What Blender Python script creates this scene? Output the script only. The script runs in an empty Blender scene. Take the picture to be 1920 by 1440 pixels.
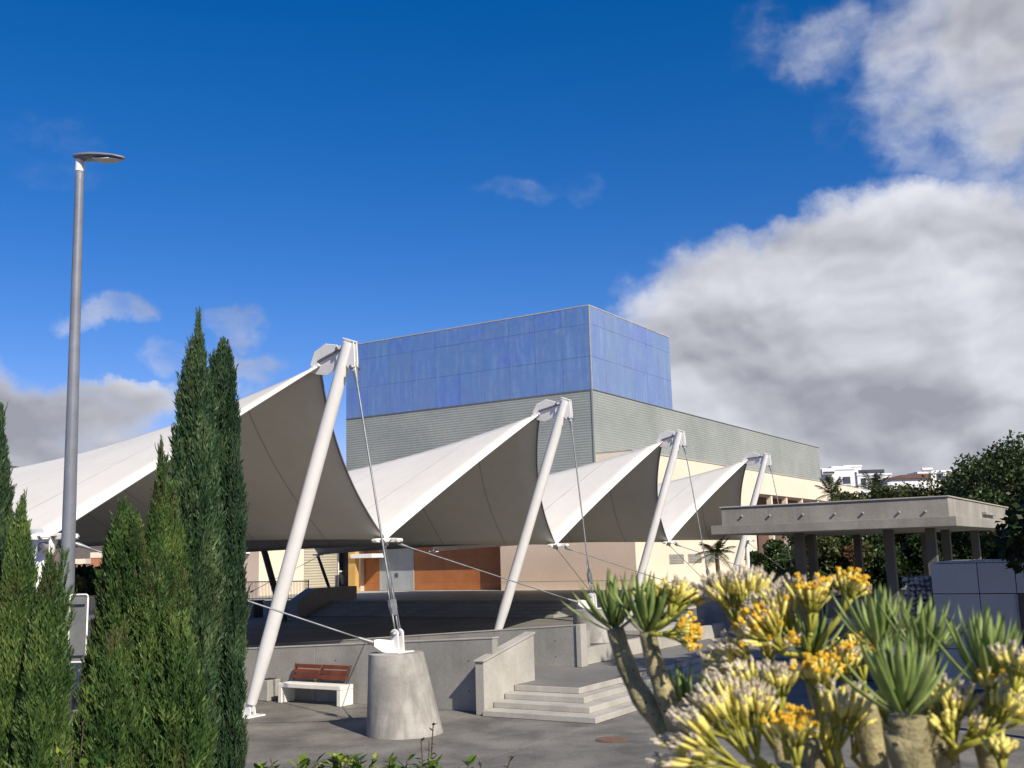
import bpy, bmesh, math, random
import numpy as np
from mathutils import Vector, Matrix

random.seed(7)
RNG = np.random.default_rng(7)
S = bpy.context.scene
COL = S.collection
rad = math.radians

# ------------------------------------------------------------------ camera
FPX, PITCH, ROLL, EYE = 1950.0, math.atan(325.4 / 1950.0), 0.0275, Vector((0, 0, 3.3))
cam = bpy.data.cameras.new('camera')
cam.sensor_width = 36.0
cam.lens = FPX * 36.0 / 1920.0
cam.clip_start, cam.clip_end = 0.05, 6000
cam.dof.use_dof = True
cam.dof.focus_distance = 24.0
cam.dof.aperture_fstop = 8.0
camo = bpy.data.objects.new('camera', cam)
CROT = Matrix.Rotation(math.pi / 2 + PITCH, 3, 'X') @ Matrix.Rotation(-ROLL, 3, 'Z')
camo.matrix_world = Matrix.Translation(EYE) @ CROT.to_4x4()
COL.objects.link(camo)
S.camera = camo

# ground axes: U runs along the row of masts and the right face of the building, V points to the right and forward of it
AZ = rad(31.92)
U = Vector((math.sin(AZ), math.cos(AZ), 0))
V = Vector((math.cos(AZ), -math.sin(AZ), 0))
Z = Vector((0, 0, 1))
def W(u, v, z=0.0): return U * u + V * v + Z * z
def ray(x, y): return CROT @ Vector(((x - 960) / FPX, -(y - 720) / FPX, -1))
def hit(x, y, n, c):
    r = ray(x, y)
    return EYE + r * ((c - n.dot(EYE)) / n.dot(r))
def at_y(x, y, d): return hit(x, y, Vector((0, 1, 0)), d)
def at_z(x, y, d): return hit(x, y, Z, d)
def at_u(x, y, d): return hit(x, y, U, d)
def at_v(x, y, d): return hit(x, y, V, d)

# ------------------------------------------------------------------ sky, sun, exposure
SUN_EL, SUN_AZ = rad(38), rad(147)                     # azimuth clockwise from +Y
world = bpy.data.worlds.new('World')
S.world = world
world.use_nodes = True
S.view_settings.view_transform = 'Standard'
S.view_settings.look = 'None'
S.view_settings.exposure = 0.33
S.view_settings.gamma = 1.0
S.view_settings.use_curve_mapping = False

class NT:
    """short-hand for building node trees"""
    def __init__(self, tree):
        self.t = tree
        self.n, self.l = tree.nodes, tree.links
    def node(self, kind, **kw):
        nd = self.n.new(kind)
        for k, v in kw.items():
            if k in nd.inputs.keys() if isinstance(k, str) else False:
                pass
            setattr(nd, k, v)
        return nd
    def put(self, sock, val):
        if hasattr(val, 'is_output') or isinstance(val, bpy.types.NodeSocket):
            self.l.new(val, sock)
        elif isinstance(val, (tuple, list)) and len(val) == 3 and sock.type == 'RGBA':
            sock.default_value = (*val, 1)
        else:
            sock.default_value = val
    def math(self, op, a, b=0.0, c=None, clamp=False):
        nd = self.n.new('ShaderNodeMath'); nd.operation = op; nd.use_clamp = clamp
        self.put(nd.inputs[0], a); self.put(nd.inputs[1], b)
        if c is not None: self.put(nd.inputs[2], c)
        return nd.outputs[0]
    def vmath(self, op, a, b=None, scale=None):
        nd = self.n.new('ShaderNodeVectorMath'); nd.operation = op
        self.put(nd.inputs[0], a)
        if b is not None: self.put(nd.inputs[1], b)
        if scale is not None: self.put(nd.inputs['Scale'], scale)
        return nd.outputs['Value'] if op in ('LENGTH', 'DOT_PRODUCT', 'DISTANCE') else nd.outputs['Vector']
    def noise(self, vec, scale, detail=4, rough=0.55, lac=2.0, dist=0.0, color=False):
        nd = self.n.new('ShaderNodeTexNoise')
        if vec is not None: self.put(nd.inputs['Vector'], vec)
        nd.inputs['Scale'].default_value = scale; nd.inputs['Detail'].default_value = detail
        nd.inputs['Roughness'].default_value = rough; nd.inputs['Lacunarity'].default_value = lac
        nd.inputs['Distortion'].default_value = dist
        return nd.outputs['Color'] if color else nd.outputs['Fac']
    def rng(self, v, a, b, c=0.0, d=1.0, smooth=False):
        nd = self.n.new('ShaderNodeMapRange')
        if smooth: nd.interpolation_type = 'SMOOTHSTEP'
        for i, x in enumerate((v, a, b, c, d)): self.put(nd.inputs[i], x)
        return nd.outputs[0]
    def mix(self, f, a, b, mode='MIX'):
        nd = self.n.new('ShaderNodeMix'); nd.data_type = 'RGBA'; nd.blend_type = mode
        self.put(nd.inputs['Factor'], f); self.put(nd.inputs[6], a); self.put(nd.inputs[7], b)
        return nd.outputs[2]
    def comb(self, x, y, z):
        nd = self.n.new('ShaderNodeCombineXYZ')
        for i, q in enumerate((x, y, z)): self.put(nd.inputs[i], q)
        return nd.outputs[0]
    def sep(self, v):
        nd = self.n.new('ShaderNodeSeparateXYZ'); self.put(nd.inputs[0], v)
        return nd.outputs

def build_sky():
    world.node_tree.nodes.clear()
    k = NT(world.node_tree)
    out = k.n.new('ShaderNodeOutputWorld'); bg = k.n.new('ShaderNodeBackground')
    bg.inputs['Strength'].default_value = 0.085
    sky = k.n.new('ShaderNodeTexSky'); sky.sky_type = 'NISHITA'; sky.sun_disc = False
    sky.sun_elevation = SUN_EL; sky.sun_rotation = SUN_AZ
    sky.altitude = 300; sky.air_density = 1.0; sky.dust_density = 0.15; sky.ozone_density = 4.0
    tc = k.n.new('ShaderNodeTexCoord')
    d = k.vmath('NORMALIZE', tc.outputs['Generated'])
    x, y, z = k.sep(d)
    az = k.math('MULTIPLY', k.math('ARCTAN2', x, y), 57.2958)
    el = k.math('MULTIPLY', k.math('ARCSINE', z), 57.2958)
    p = k.comb(az, el, 0.0)
    # ragged, wind-torn edges: the position is warped before it is compared with the cloud banks
    w1 = k.vmath('SUBTRACT', k.noise(p, 0.13, 3, 0.5, color=True), (0.5, 0.5, 0.5))
    w2 = k.vmath('SUBTRACT', k.noise(p, 0.55, 4, 0.6, color=True), (0.5, 0.5, 0.5))
    q = k.vmath('ADD', p, k.vmath('ADD', k.vmath('SCALE', w1, scale=7.0), k.vmath('SCALE', w2, scale=2.2)))
    # cloud banks: azimuth, elevation, half width, half height, thickness
    banks = []
    def bank(px, py, rx, ry, wgt):
        r = ray(px, py).normalized()
        banks.append((math.degrees(math.atan2(r.x, r.y)), math.degrees(math.asin(r.z)), rx * 0.0285, ry * 0.0285, wgt))
    bank(1630, 650, 590, 305, 1.0); bank(2050, 640, 520, 250, 1.0); bank(1700, 850, 420, 90, .8); bank(2300, 420, 300, 260, .8)
    bank(1800, 150, 290, 290, .30); bank(1980, 100, 340, 310, .42); bank(1530, 60, 190, 120, .15); bank(1900, 310, 260, 110, .26)
    bank(245, 590, 125, 50, .22); bank(215, 765, 100, 50, .36); bank(40, 800, 230, 100, .55); bank(-150, 780, 260, 170, .6)
    bank(465, 630, 60, 55, .22); bank(475, 705, 70, 40, .25); bank(970, 362, 120, 45, .085); bank(1085, 345, 60, 45, .075); bank(80, 290, 170, 45, .07)
    bank(330, 700, 70, 40, .14)
    banks += [(60, 15, 26, 17, .95), (95, 20, 22, 14, .8)]  # unseen banks added so the blue box's right face mirrors bright cloud
    m = None
    for a, e, sx, sy, wg in banks:
        dv = k.vmath('MULTIPLY', k.vmath('SUBTRACT', q, (a, e, 0)), (1 / sx, 1 / sy, 0))
        v = k.math('MULTIPLY', k.math('SUBTRACT', 1.0, k.vmath('LENGTH', dv), clamp=True), wg * 2.2)
        v = k.math('MINIMUM', v, wg)
        m = v if m is None else k.math('MAXIMUM', m, v)
    # unseen sky: scattered cloud, kept right so the left blue face mirrors clear sky
    side = k.rng(k.math('ABSOLUTE', az), 42, 62, smooth=True)
    top = k.rng(el, 40, 55, smooth=True)
    away = k.math('MULTIPLY', k.math('MAXIMUM', side, top), k.rng(k.math('ABSOLUTE', k.math('SUBTRACT', az, 85)), 95, 65, smooth=True))
    gen = k.math('MULTIPLY', k.rng(k.noise(d, 2.6, 5, 0.55, dist=0.3), 0.52, 0.70, smooth=True), away)
    m = k.math('MAXIMUM', m, gen)
    pp = k.vmath('ADD', k.vmath('MULTIPLY', p, (1, 1.6, 1)), k.vmath('SCALE', w2, scale=1.6))
    n1 = k.noise(pp, 0.11, 8, 0.52, dist=0.15)
    n2 = k.noise(pp, 0.42, 6, 0.55)
    brk = k.math('ADD', k.math('MULTIPLY', k.math('SUBTRACT', n1, 0.5), 0.62), k.math('MULTIPLY', k.math('SUBTRACT', n2, 0.5), 0.34))
    den = k.math('ADD', m, k.math('MULTIPLY', brk, k.rng(m, 0.0, 0.12)))
    cover = k.rng(den, 0.02, 0.50, smooth=True)
    cover = k.math('MULTIPLY', cover, k.rng(el, -1, 2))
    # billows: brighter where the cloud faces the sun (up and to the right), grey where it is thick and low
    ps = k.vmath('ADD', k.vmath('MULTIPLY', p, (1, 1.7, 1)), k.vmath('SCALE', w1, scale=5.0))
    s1, s1b = k.noise(ps, 0.095, 4, 0.42), k.noise(k.vmath('ADD', ps, (1.6, 2.6, 0)), 0.095, 4, 0.42)
    s2, s2b = k.noise(ps, 0.33, 4, 0.45), k.noise(k.vmath('ADD', ps, (.4, .8, 0)), 0.33, 4, 0.45)
    relief = k.math('ADD', k.math('MULTIPLY', k.math('SUBTRACT', s1, s1b), 2.3), k.math('MULTIPLY', k.math('SUBTRACT', s2, s2b), 0.7))
    lit = k.math('ADD', 0.60, relief)
    lit = k.math('ADD', lit, k.math('MULTIPLY', k.rng(den, 0.55, 0.25, smooth=True), 0.12))
    thick = k.math('MULTIPLY', k.rng(den, 0.40, 1.1, smooth=True), k.rng(el, 17, 5.0, smooth=True))
    lit = k.math('SUBTRACT', lit, k.math('MULTIPLY', k.rng(az, -8, -16, smooth=True), 0.22))
    lit = k.math('SUBTRACT', lit, k.math('MULTIPLY', thick, 0.30))
    lit = k.math('ADD', lit, k.math('MULTIPLY', k.rng(el, 4.6, 3.0, smooth=True), 0.22))
    lit = k.math('MAXIMUM', k.math('MINIMUM', lit, 1.0), 0.0)
    ccol = k.mix(lit, (3.2, 3.3, 3.85), (7.4, 7.55, 8.2))
    hs = k.n.new('ShaderNodeHueSaturation'); hs.inputs['Saturation'].default_value = 1.38; hs.inputs['Value'].default_value = 1.0
    k.l.new(sky.outputs[0], hs.inputs['Color'])
    blue = k.mix(1.0, hs.outputs[0], (1.35, 0.905, 1.11), 'MULTIPLY')
    k.put(bg.inputs['Color'], k.mix(cover, blue, ccol))
    k.l.new(bg.outputs[0], out.inputs['Surface'])
build_sky()

sl = bpy.data.lights.new('sun', 'SUN')
sl.energy, sl.angle, sl.color = 4.8, rad(0.53), (1.0, 0.905, 0.77)
so = bpy.data.objects.new('sun', sl)
to_sun = Vector((math.cos(SUN_EL) * math.sin(SUN_AZ), math.cos(SUN_EL) * math.cos(SUN_AZ), math.sin(SUN_EL)))
so.rotation_euler = to_sun.to_track_quat('Z', 'Y').to_euler()
so.location = to_sun * 60
COL.objects.link(so)

# ------------------------------------------------------------------ materials
def material(name, c1, c2=None, rough=0.7, scale=1.0, detail=6, streak=0.0, streak_col=None, fine=0.12, bump=0.15, bump_scale=40.0,
             metal=0.0, spec=0.5, per_object=0.0, coat=0.0, lo=0.35, hi=0.65):
    m = bpy.data.materials.new(name); m.use_nodes = True
    k = NT(m.node_tree); bs = k.n['Principled BSDF']
    tc = k.n.new('ShaderNodeTexCoord'); P = tc.outputs['Object']
    c2 = c2 or tuple(min(1, x * 1.25) for x in c1)
    col = k.mix(k.rng(k.noise(P, scale, detail, 0.6, dist=0.2), lo, hi), c1, c2)
    if streak:
        sv = k.vmath('MULTIPLY', P, (1, 1, 0.06))
        f = k.math('MULTIPLY', k.rng(k.noise(sv, scale * 4, 5, 0.6), 0.48, 0.75), streak)
        col = k.mix(f, col, streak_col or tuple(x * .5 for x in c1))
    if fine:
        f = k.rng(k.noise(P, scale * 22, 4, 0.65), 0.3, 0.7, 1 - fine, 1 + fine)
        col = k.mix(1.0, col, k.comb(f, f, f), 'MULTIPLY')
    if per_object:
        oi = k.n.new('ShaderNodeObjectInfo')
        f = k.rng(oi.outputs['Random'], 0, 1, 1 - per_object, 1 + per_object)
        col = k.mix(1.0, col, k.comb(f, f, f), 'MULTIPLY')
    k.put(bs.inputs['Base Color'], col)
    k.put(bs.inputs['Roughness'], k.rng(k.noise(P, scale * 6, 3), 0.3, 0.7, max(0.02, rough - .08), min(1, rough + .08)))
    bs.inputs['Metallic'].default_value = metal
    bs.inputs['Specular IOR Level'].default_value = spec
    if coat: bs.inputs['Coat Weight'].default_value = coat; bs.inputs['Coat Roughness'].default_value = 0.15
    if bump:
        b = k.n.new('ShaderNodeBump'); b.inputs['Strength'].default_value = bump; b.inputs['Distance'].default_value = 0.02
        k.put(b.inputs['Height'], k.noise(P, bump_scale, 5, 0.65)); k.l.new(b.outputs[0], bs.inputs['Normal'])
    return m

def leaf_material(name, stops, rough=0.55, transl=0.25, spec=0.3, brown=0.0):
    """leaves: colour varies from leaf to leaf (mesh islands), a little light passes through"""
    m = bpy.data.materials.new(name); m.use_nodes = True
    k = NT(m.node_tree); bs = k.n['Principled BSDF']
    g = k.n.new('ShaderNodeNewGeometry')
    oi = k.n.new('ShaderNodeObjectInfo')
    r = k.n.new('ShaderNodeValToRGB')
    while len(r.color_ramp.elements) < len(stops): r.color_ramp.elements.new(0.5)
    for e, (p, c) in zip(r.color_ramp.elements, stops): e.position = p; e.color = (*c, 1)
    tc = k.n.new('ShaderNodeTexCoord')
    big = k.noise(tc.outputs['Object'], 3.0, 4)
    f = k.math('ADD', k.math('MULTIPLY', g.outputs['Random Per Island'], 0.45), k.math('ADD', k.math('MULTIPLY', k.rng(big, 0.3, 0.7), 0.55), k.math('MULTIPLY', k.math('SUBTRACT', oi.outputs['Random'], 0.5), 0.25)))
    k.put(r.inputs[0], k.math('SUBTRACT', f, 0.02))
    rc = r.outputs[0]
    if brown:
        fb = k.math('MULTIPLY', k.rng(k.noise(k.vmath('MULTIPLY', tc.outputs['Object'], (1, 1, .45)), 2.3, 5, 0.6), 0.53, 0.68), brown)
        rc = k.mix(fb, rc, (0.115, 0.080, 0.032))
    k.put(bs.inputs['Base Color'], rc)
    bs.inputs['Roughness'].default_value = rough; bs.inputs['Specular IOR Level'].default_value = spec
    if transl:
        t = k.n.new('ShaderNodeBsdfTranslucent'); k.put(t.inputs['Color'], rc)
        mx = k.n.new('ShaderNodeMixShader'); mx.inputs[0].default_value = transl
        k.l.new(bs.outputs[0], mx.inputs[1]); k.l.new(t.outputs[0], mx.inputs[2])
        k.l.new(mx.outputs[0], k.n['Material Output'].inputs['Surface'])
    return m

M = {}
M['plaza'] = material('plaza_concrete', (0.10, 0.096, 0.085), (0.215, 0.203, 0.176), 0.75, 0.8, 10, fine=0.22, bump=0.2, bump_scale=14, per_object=0.05)
M['plaza2'] = material('platform_concrete', (0.13, 0.127, 0.118), (0.19, 0.185, 0.17), 0.78, 0.5, 8, fine=0.12, bump=0.15, bump_scale=18)
M['soil'] = material('planting_soil', (0.07, 0.06, 0.05), (0.13, 0.115, 0.095), 0.95, 1.5, 8, bump=0.8, bump_scale=9)
M['wall'] = material('cast_concrete', (0.25, 0.245, 0.222), (0.34, 0.33, 0.295), 0.8, 0.8, 8, streak=0.45, streak_col=(0.20, 0.195, 0.175), fine=0.1, bump=0.15, bump_scale=25, per_object=0.06)
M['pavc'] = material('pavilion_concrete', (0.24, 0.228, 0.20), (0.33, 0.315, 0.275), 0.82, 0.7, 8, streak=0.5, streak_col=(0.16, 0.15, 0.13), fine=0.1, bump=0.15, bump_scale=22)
M['post_shade'] = material('shade_dark_post_concrete', (0.085, 0.085, 0.08), (0.12, 0.118, 0.11), 0.8, 0.9, 7, fine=0.1, bump=0.1)  # shade under the pavilion roof is put into this darker colour
M['seam'] = material('welded_seam', (0.40, 0.395, 0.37), None, 0.6, 2, 3, fine=0.03, bump=0)
M['scar'] = material('leaf_scar', (0.11, 0.085, 0.04), (0.17, 0.135, 0.06), 0.8, 30, 4, fine=0.15, bump=0)
M['lightc'] = material('pale_concrete', (0.33, 0.318, 0.28), (0.45, 0.43, 0.38), 0.8, 1.1, 8, streak=0.3, streak_col=(0.30, 0.28, 0.24), fine=0.1, bump=0.15, bump_scale=25)
M['anchor'] = material('board_marked_concrete', (0.24, 0.23, 0.205), (0.40, 0.38, 0.34), 0.82, 1.3, 9, streak=0.75, streak_col=(0.17, 0.16, 0.14), fine=0.07, bump=0.25, bump_scale=20, lo=.38, hi=.62)
M['white'] = material('white_paint', (0.74, 0.735, 0.70), (0.80, 0.795, 0.77), 0.38, 1.5, 5, streak=0.25, streak_col=(0.55, 0.53, 0.48), fine=0.02, bump=0.02)
M['bwhite'] = material('white_bench_concrete', (0.70, 0.68, 0.62), (0.78, 0.76, 0.71), 0.7, 3, 5, fine=0.05, bump=0.08)
M['steel'] = material('galvanised_steel', (0.20, 0.21, 0.22), (0.28, 0.29, 0.30), 0.5, 6, 4, metal=0.5, fine=0.1, bump=0.03)
M['pole'] = material('grey_pole_paint', (0.15, 0.165, 0.20), (0.20, 0.215, 0.25), 0.5, 3, 6, fine=0.08, bump=0.03, metal=0.1, streak=.3, streak_col=(.26, .28, .31))
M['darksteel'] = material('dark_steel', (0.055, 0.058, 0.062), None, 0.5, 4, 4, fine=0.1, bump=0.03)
M['wood'] = material('stained_wood', (0.10, 0.026, 0.014), (0.15, 0.042, 0.022), 0.45, 2.5, 6, fine=0.2, bump=0.1, per_object=0.12)
M['orange'] = material('orange_wood_panel', (0.33, 0.115, 0.034), (0.39, 0.145, 0.045), 0.55, 0.9, 6, fine=0.08, bump=0.05, per_object=0.06)
M['pink'] = material('pink_shade_render', (0.60, 0.475, 0.37), (0.66, 0.53, 0.42), 0.85, 0.35, 6, fine=0.04, bump=0.06)  # tone of the cream walls' shaded side, put into the colour
M['cream'] = material('cream_render', (0.69, 0.605, 0.47), (0.75, 0.665, 0.53), 0.85, 0.3, 6, streak=.15, streak_col=(.6, .5, .36), fine=0.04, bump=0.06)
M['corr'] = material('corrugated_metal', (0.235, 0.262, 0.248), (0.30, 0.325, 0.30), 0.5, 0.22, 5, fine=0.06, bump=0)
M['corrb'] = material('beige_corrugated_metal', (0.42, 0.39, 0.30), (0.47, 0.44, 0.35), 0.5, 0.3, 5, fine=0.04, bump=0, metal=0.1)
M['door'] = material('grey_door_paint', (0.30, 0.33, 0.35), (0.36, 0.39, 0.41), 0.5, 0.9, 6, streak=.2, streak_col=(.24, .26, .27), fine=0.05, bump=0.03)
M['kiosk'] = material('anthracite_panel', (0.38, 0.375, 0.35), (0.42, 0.415, 0.39), 0.55, 0.7, 5, fine=0.04, bump=0.03, per_object=0.07)
M['dark'] = material('dark_interior', (0.02, 0.022, 0.025), None, 0.6, 2, 3, bump=0)
M['glass'] = material('dark_window_glass', (0.03, 0.035, 0.045), None, 0.08, 2, 3, bump=0, spec=0.8)
M['brick'] = material('brick_red_render', (0.33, 0.13, 0.07), (0.42, 0.19, 0.11), 0.85, 2, 6, fine=0.15, bump=0.3)
M['stone'] = material('grey_stone', (0.26, 0.25, 0.225), (0.5, 0.48, 0.44), 0.85, 4, 6, fine=0.2, bump=0.4, bump_scale=12, per_object=0.35)
M['rust'] = material('rusty_iron', (0.12, 0.07, 0.045), (0.17, 0.105, 0.07), 0.8, 6, 6, fine=0.2, bump=0.3)
M['hill'] = material('bare_hillside', (0.075, 0.062, 0.055), (0.13, 0.105, 0.09), 0.95, 0.01, 9, fine=0.25, bump=0)
M['bark'] = material('bark', (0.07, 0.05, 0.035), (0.13, 0.10, 0.07), 0.9, 6, 6, fine=0.2, bump=0.6, bump_scale=20)
M['hwhite'] = material('white_house_render', (0.68, 0.68, 0.67), (0.78, 0.78, 0.77), 0.85, 0.15, 5, fine=0.03, bump=0)
M['roofbrown'] = material('brown_roof', (0.10, 0.055, 0.04), (0.15, 0.08, 0.06), 0.85, 0.5, 5, bump=0)
M['yellow'] = material('yellow_paint', (0.50, 0.30, 0.08), (0.56, 0.36, 0.10), 0.5, 1, 4, bump=0)
M['signback'] = material('sign_back_aluminium', (0.20, 0.21, 0.20), (0.26, 0.27, 0.26), 0.45, 2, 5, metal=0.4, bump=0.02)

def fabric_material():
    m = bpy.data.materials.new('tensile_fabric'); m.use_nodes = True
    k = NT(m.node_tree); bs = k.n['Principled BSDF']
    tc = k.n.new('ShaderNodeTexCoord'); P = tc.outputs['Object']
    col = k.mix(k.rng(k.noise(P, 0.35, 6, 0.6), 0.3, 0.7), (0.70, 0.672, 0.60), (0.77, 0.74, 0.665))
    f = k.math('MULTIPLY', k.rng(k.noise(k.vmath('MULTIPLY', P, (1.2, 1.2, .25)), 1.3, 6, 0.65), 0.5, 0.75), 0.3)
    col = k.mix(f, col, (0.58, 0.55, 0.48))
    k.put(bs.inputs['Base Color'], col)
    b = k.n.new('ShaderNodeBump'); b.inputs['Strength'].default_value = 0.35; b.inputs['Distance'].default_value = 0.06
    k.put(b.inputs['Height'], k.noise(P, 0.9, 4, 0.5)); k.l.new(b.outputs[0], bs.inputs['Normal'])
    bs.inputs['Roughness'].default_value = 0.6; bs.inputs['Specular IOR Level'].default_value = 0.3
    t = k.n.new('ShaderNodeBsdfTranslucent'); t.inputs['Color'].default_value = (0.46, 0.60, 0.60, 1)
    mx = k.n.new('ShaderNodeMixShader'); mx.inputs[0].default_value = 0.06
    k.l.new(bs.outputs[0], mx.inputs[1]); k.l.new(t.outputs[0], mx.inputs[2])
    k.l.new(mx.outputs[0], k.n['Material Output'].inputs['Surface'])
    return m
M['fabric'] = fabric_material()

def blue_material():
    """weathered blue facade panels: each its own tone, rubbed pale in vertical streaks"""
    m = bpy.data.materials.new('weathered_blue_panel'); m.use_nodes = True
    k = NT(m.node_tree); bs = k.n['Principled BSDF']
    tc = k.n.new('ShaderNodeTexCoord'); P = tc.outputs['Object']
    oi = k.n.new('ShaderNodeObjectInfo')
    base = k.mix(oi.outputs['Random'], (0.005, 0.075, 0.50), (0.050, 0.140, 0.32))
    base = k.mix(k.rng(k.noise(P, 0.45, 7, 0.65), 0.35, 0.65), base, (0.030, 0.145, 0.40))
    sv = k.vmath('MULTIPLY', P, (1, 1, 0.10))
    f = k.math('MULTIPLY', k.rng(k.noise(sv, 3.2, 7, 0.7), 0.47, 0.72), 0.75)
    f = k.math('MULTIPLY', f, k.rng(k.noise(P, 0.7, 4, 0.6), 0.3, 0.65))
    base = k.mix(f, base, (0.17, 0.36, 0.64))
    f2 = k.math('MULTIPLY', k.rng(k.noise(P, 3.5, 7, 0.75), 0.52, 0.75), 0.5)
    base = k.mix(f2, base, (0.14, 0.31, 0.58))
    k.put(bs.inputs['Base Color'], base)
    k.put(bs.inputs['Roughness'], k.rng(k.noise(P, 2.5, 5), 0.3, 0.7, 0.28, 0.48))
    bs.inputs['IOR'].default_value = 4.6
    return m
M['blue'] = blue_material()

GREEN_CY = lambda a, b, c: [(0.15, a), (0.5, b), (0.85, c)]
M['cy_blue'] = leaf_material('blue_green_cypress', GREEN_CY((0.014, 0.039, 0.018), (0.041, 0.090, 0.037), (0.119, 0.178, 0.076)), transl=0.15, brown=0.3)
M['cy_yell'] = leaf_material('yellow_green_cypress', GREEN_CY((0.015, 0.040, 0.011), (0.049, 0.104, 0.024), (0.148, 0.212, 0.054)), transl=0.15, brown=0.6)
M['tree_dark'] = leaf_material('dark_broad_leaf', GREEN_CY((0.010, 0.024, 0.008), (0.030, 0.055, 0.016), (0.075, 0.105, 0.030)), transl=0.2, rough=0.4)
M['tree_mid'] = leaf_material('mid_broad_leaf', GREEN_CY((0.020, 0.032, 0.009), (0.065, 0.080, 0.024), (0.15, 0.16, 0.055)), transl=0.25, rough=0.5)
M['tree_near'] = leaf_material('dark_glossy_leaf', GREEN_CY((0.010, 0.018, 0.008), (0.018, 0.034, 0.012), (0.035, 0.055, 0.018)), transl=0.1, rough=0.5, spec=0.15)
M['palm'] = leaf_material('palm_leaf', GREEN_CY((0.020, 0.036, 0.012), (0.045, 0.07, 0.022), (0.09, 0.12, 0.04)), transl=0.2)
M['vari'] = leaf_material('variegated_leaf', [(0.2, (0.04, 0.10, 0.015)), (0.5, (0.11, 0.19, 0.02)), (0.8, (0.42, 0.46, 0.07))], transl=0.3, rough=0.35)
M['twig'] = leaf_material('dark_twig_leaf', GREEN_CY((0.012, 0.018, 0.008), (0.03, 0.04, 0.015), (0.06, 0.07, 0.03)), transl=0.2)
M['red'] = leaf_material('red_leaf', [(0.2, (0.05, 0.03, 0.01)), (0.5, (0.16, 0.05, 0.02)), (0.8, (0.22, 0.10, 0.03))], transl=0.3)
M['sleaf'] = leaf_material('succulent_leaf', [(0.15, (0.15, 0.23, 0.06)), (0.5, (0.27, 0.36, 0.10)), (0.85, (0.42, 0.50, 0.18))], rough=0.5, transl=0.2, spec=0.4)
M['sstem'] = material('succulent_stem', (0.22, 0.195, 0.09), (0.42, 0.36, 0.18), 0.65, 14, 8, streak=.6, streak_col=(.13, .12, .05), fine=0.2, bump=0.6, bump_scale=45, lo=.42, hi=.58)
M['stalk'] = material('flower_stalk', (0.24, 0.25, 0.025), (0.36, 0.34, 0.04), 0.6, 20, 4, fine=0.1, bump=0)
M['bract'] = material('pale_yellow_bract', (0.56, 0.48, 0.07), (0.76, 0.68, 0.22), 0.5, 30, 4, fine=0.1, bump=0, per_object=.15)
M['bloom'] = material('orange_yellow_bloom', (0.66, 0.36, 0.012), (0.78, 0.52, 0.035), 0.7, 50, 4, fine=0.15, bump=0, per_object=.12)
M['fluff'] = material('pale_seed_fluff', (0.40, 0.33, 0.22), (0.78, 0.72, 0.56), 0.95, 40, 4, fine=0.2, bump=0, per_object=.25)

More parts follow.
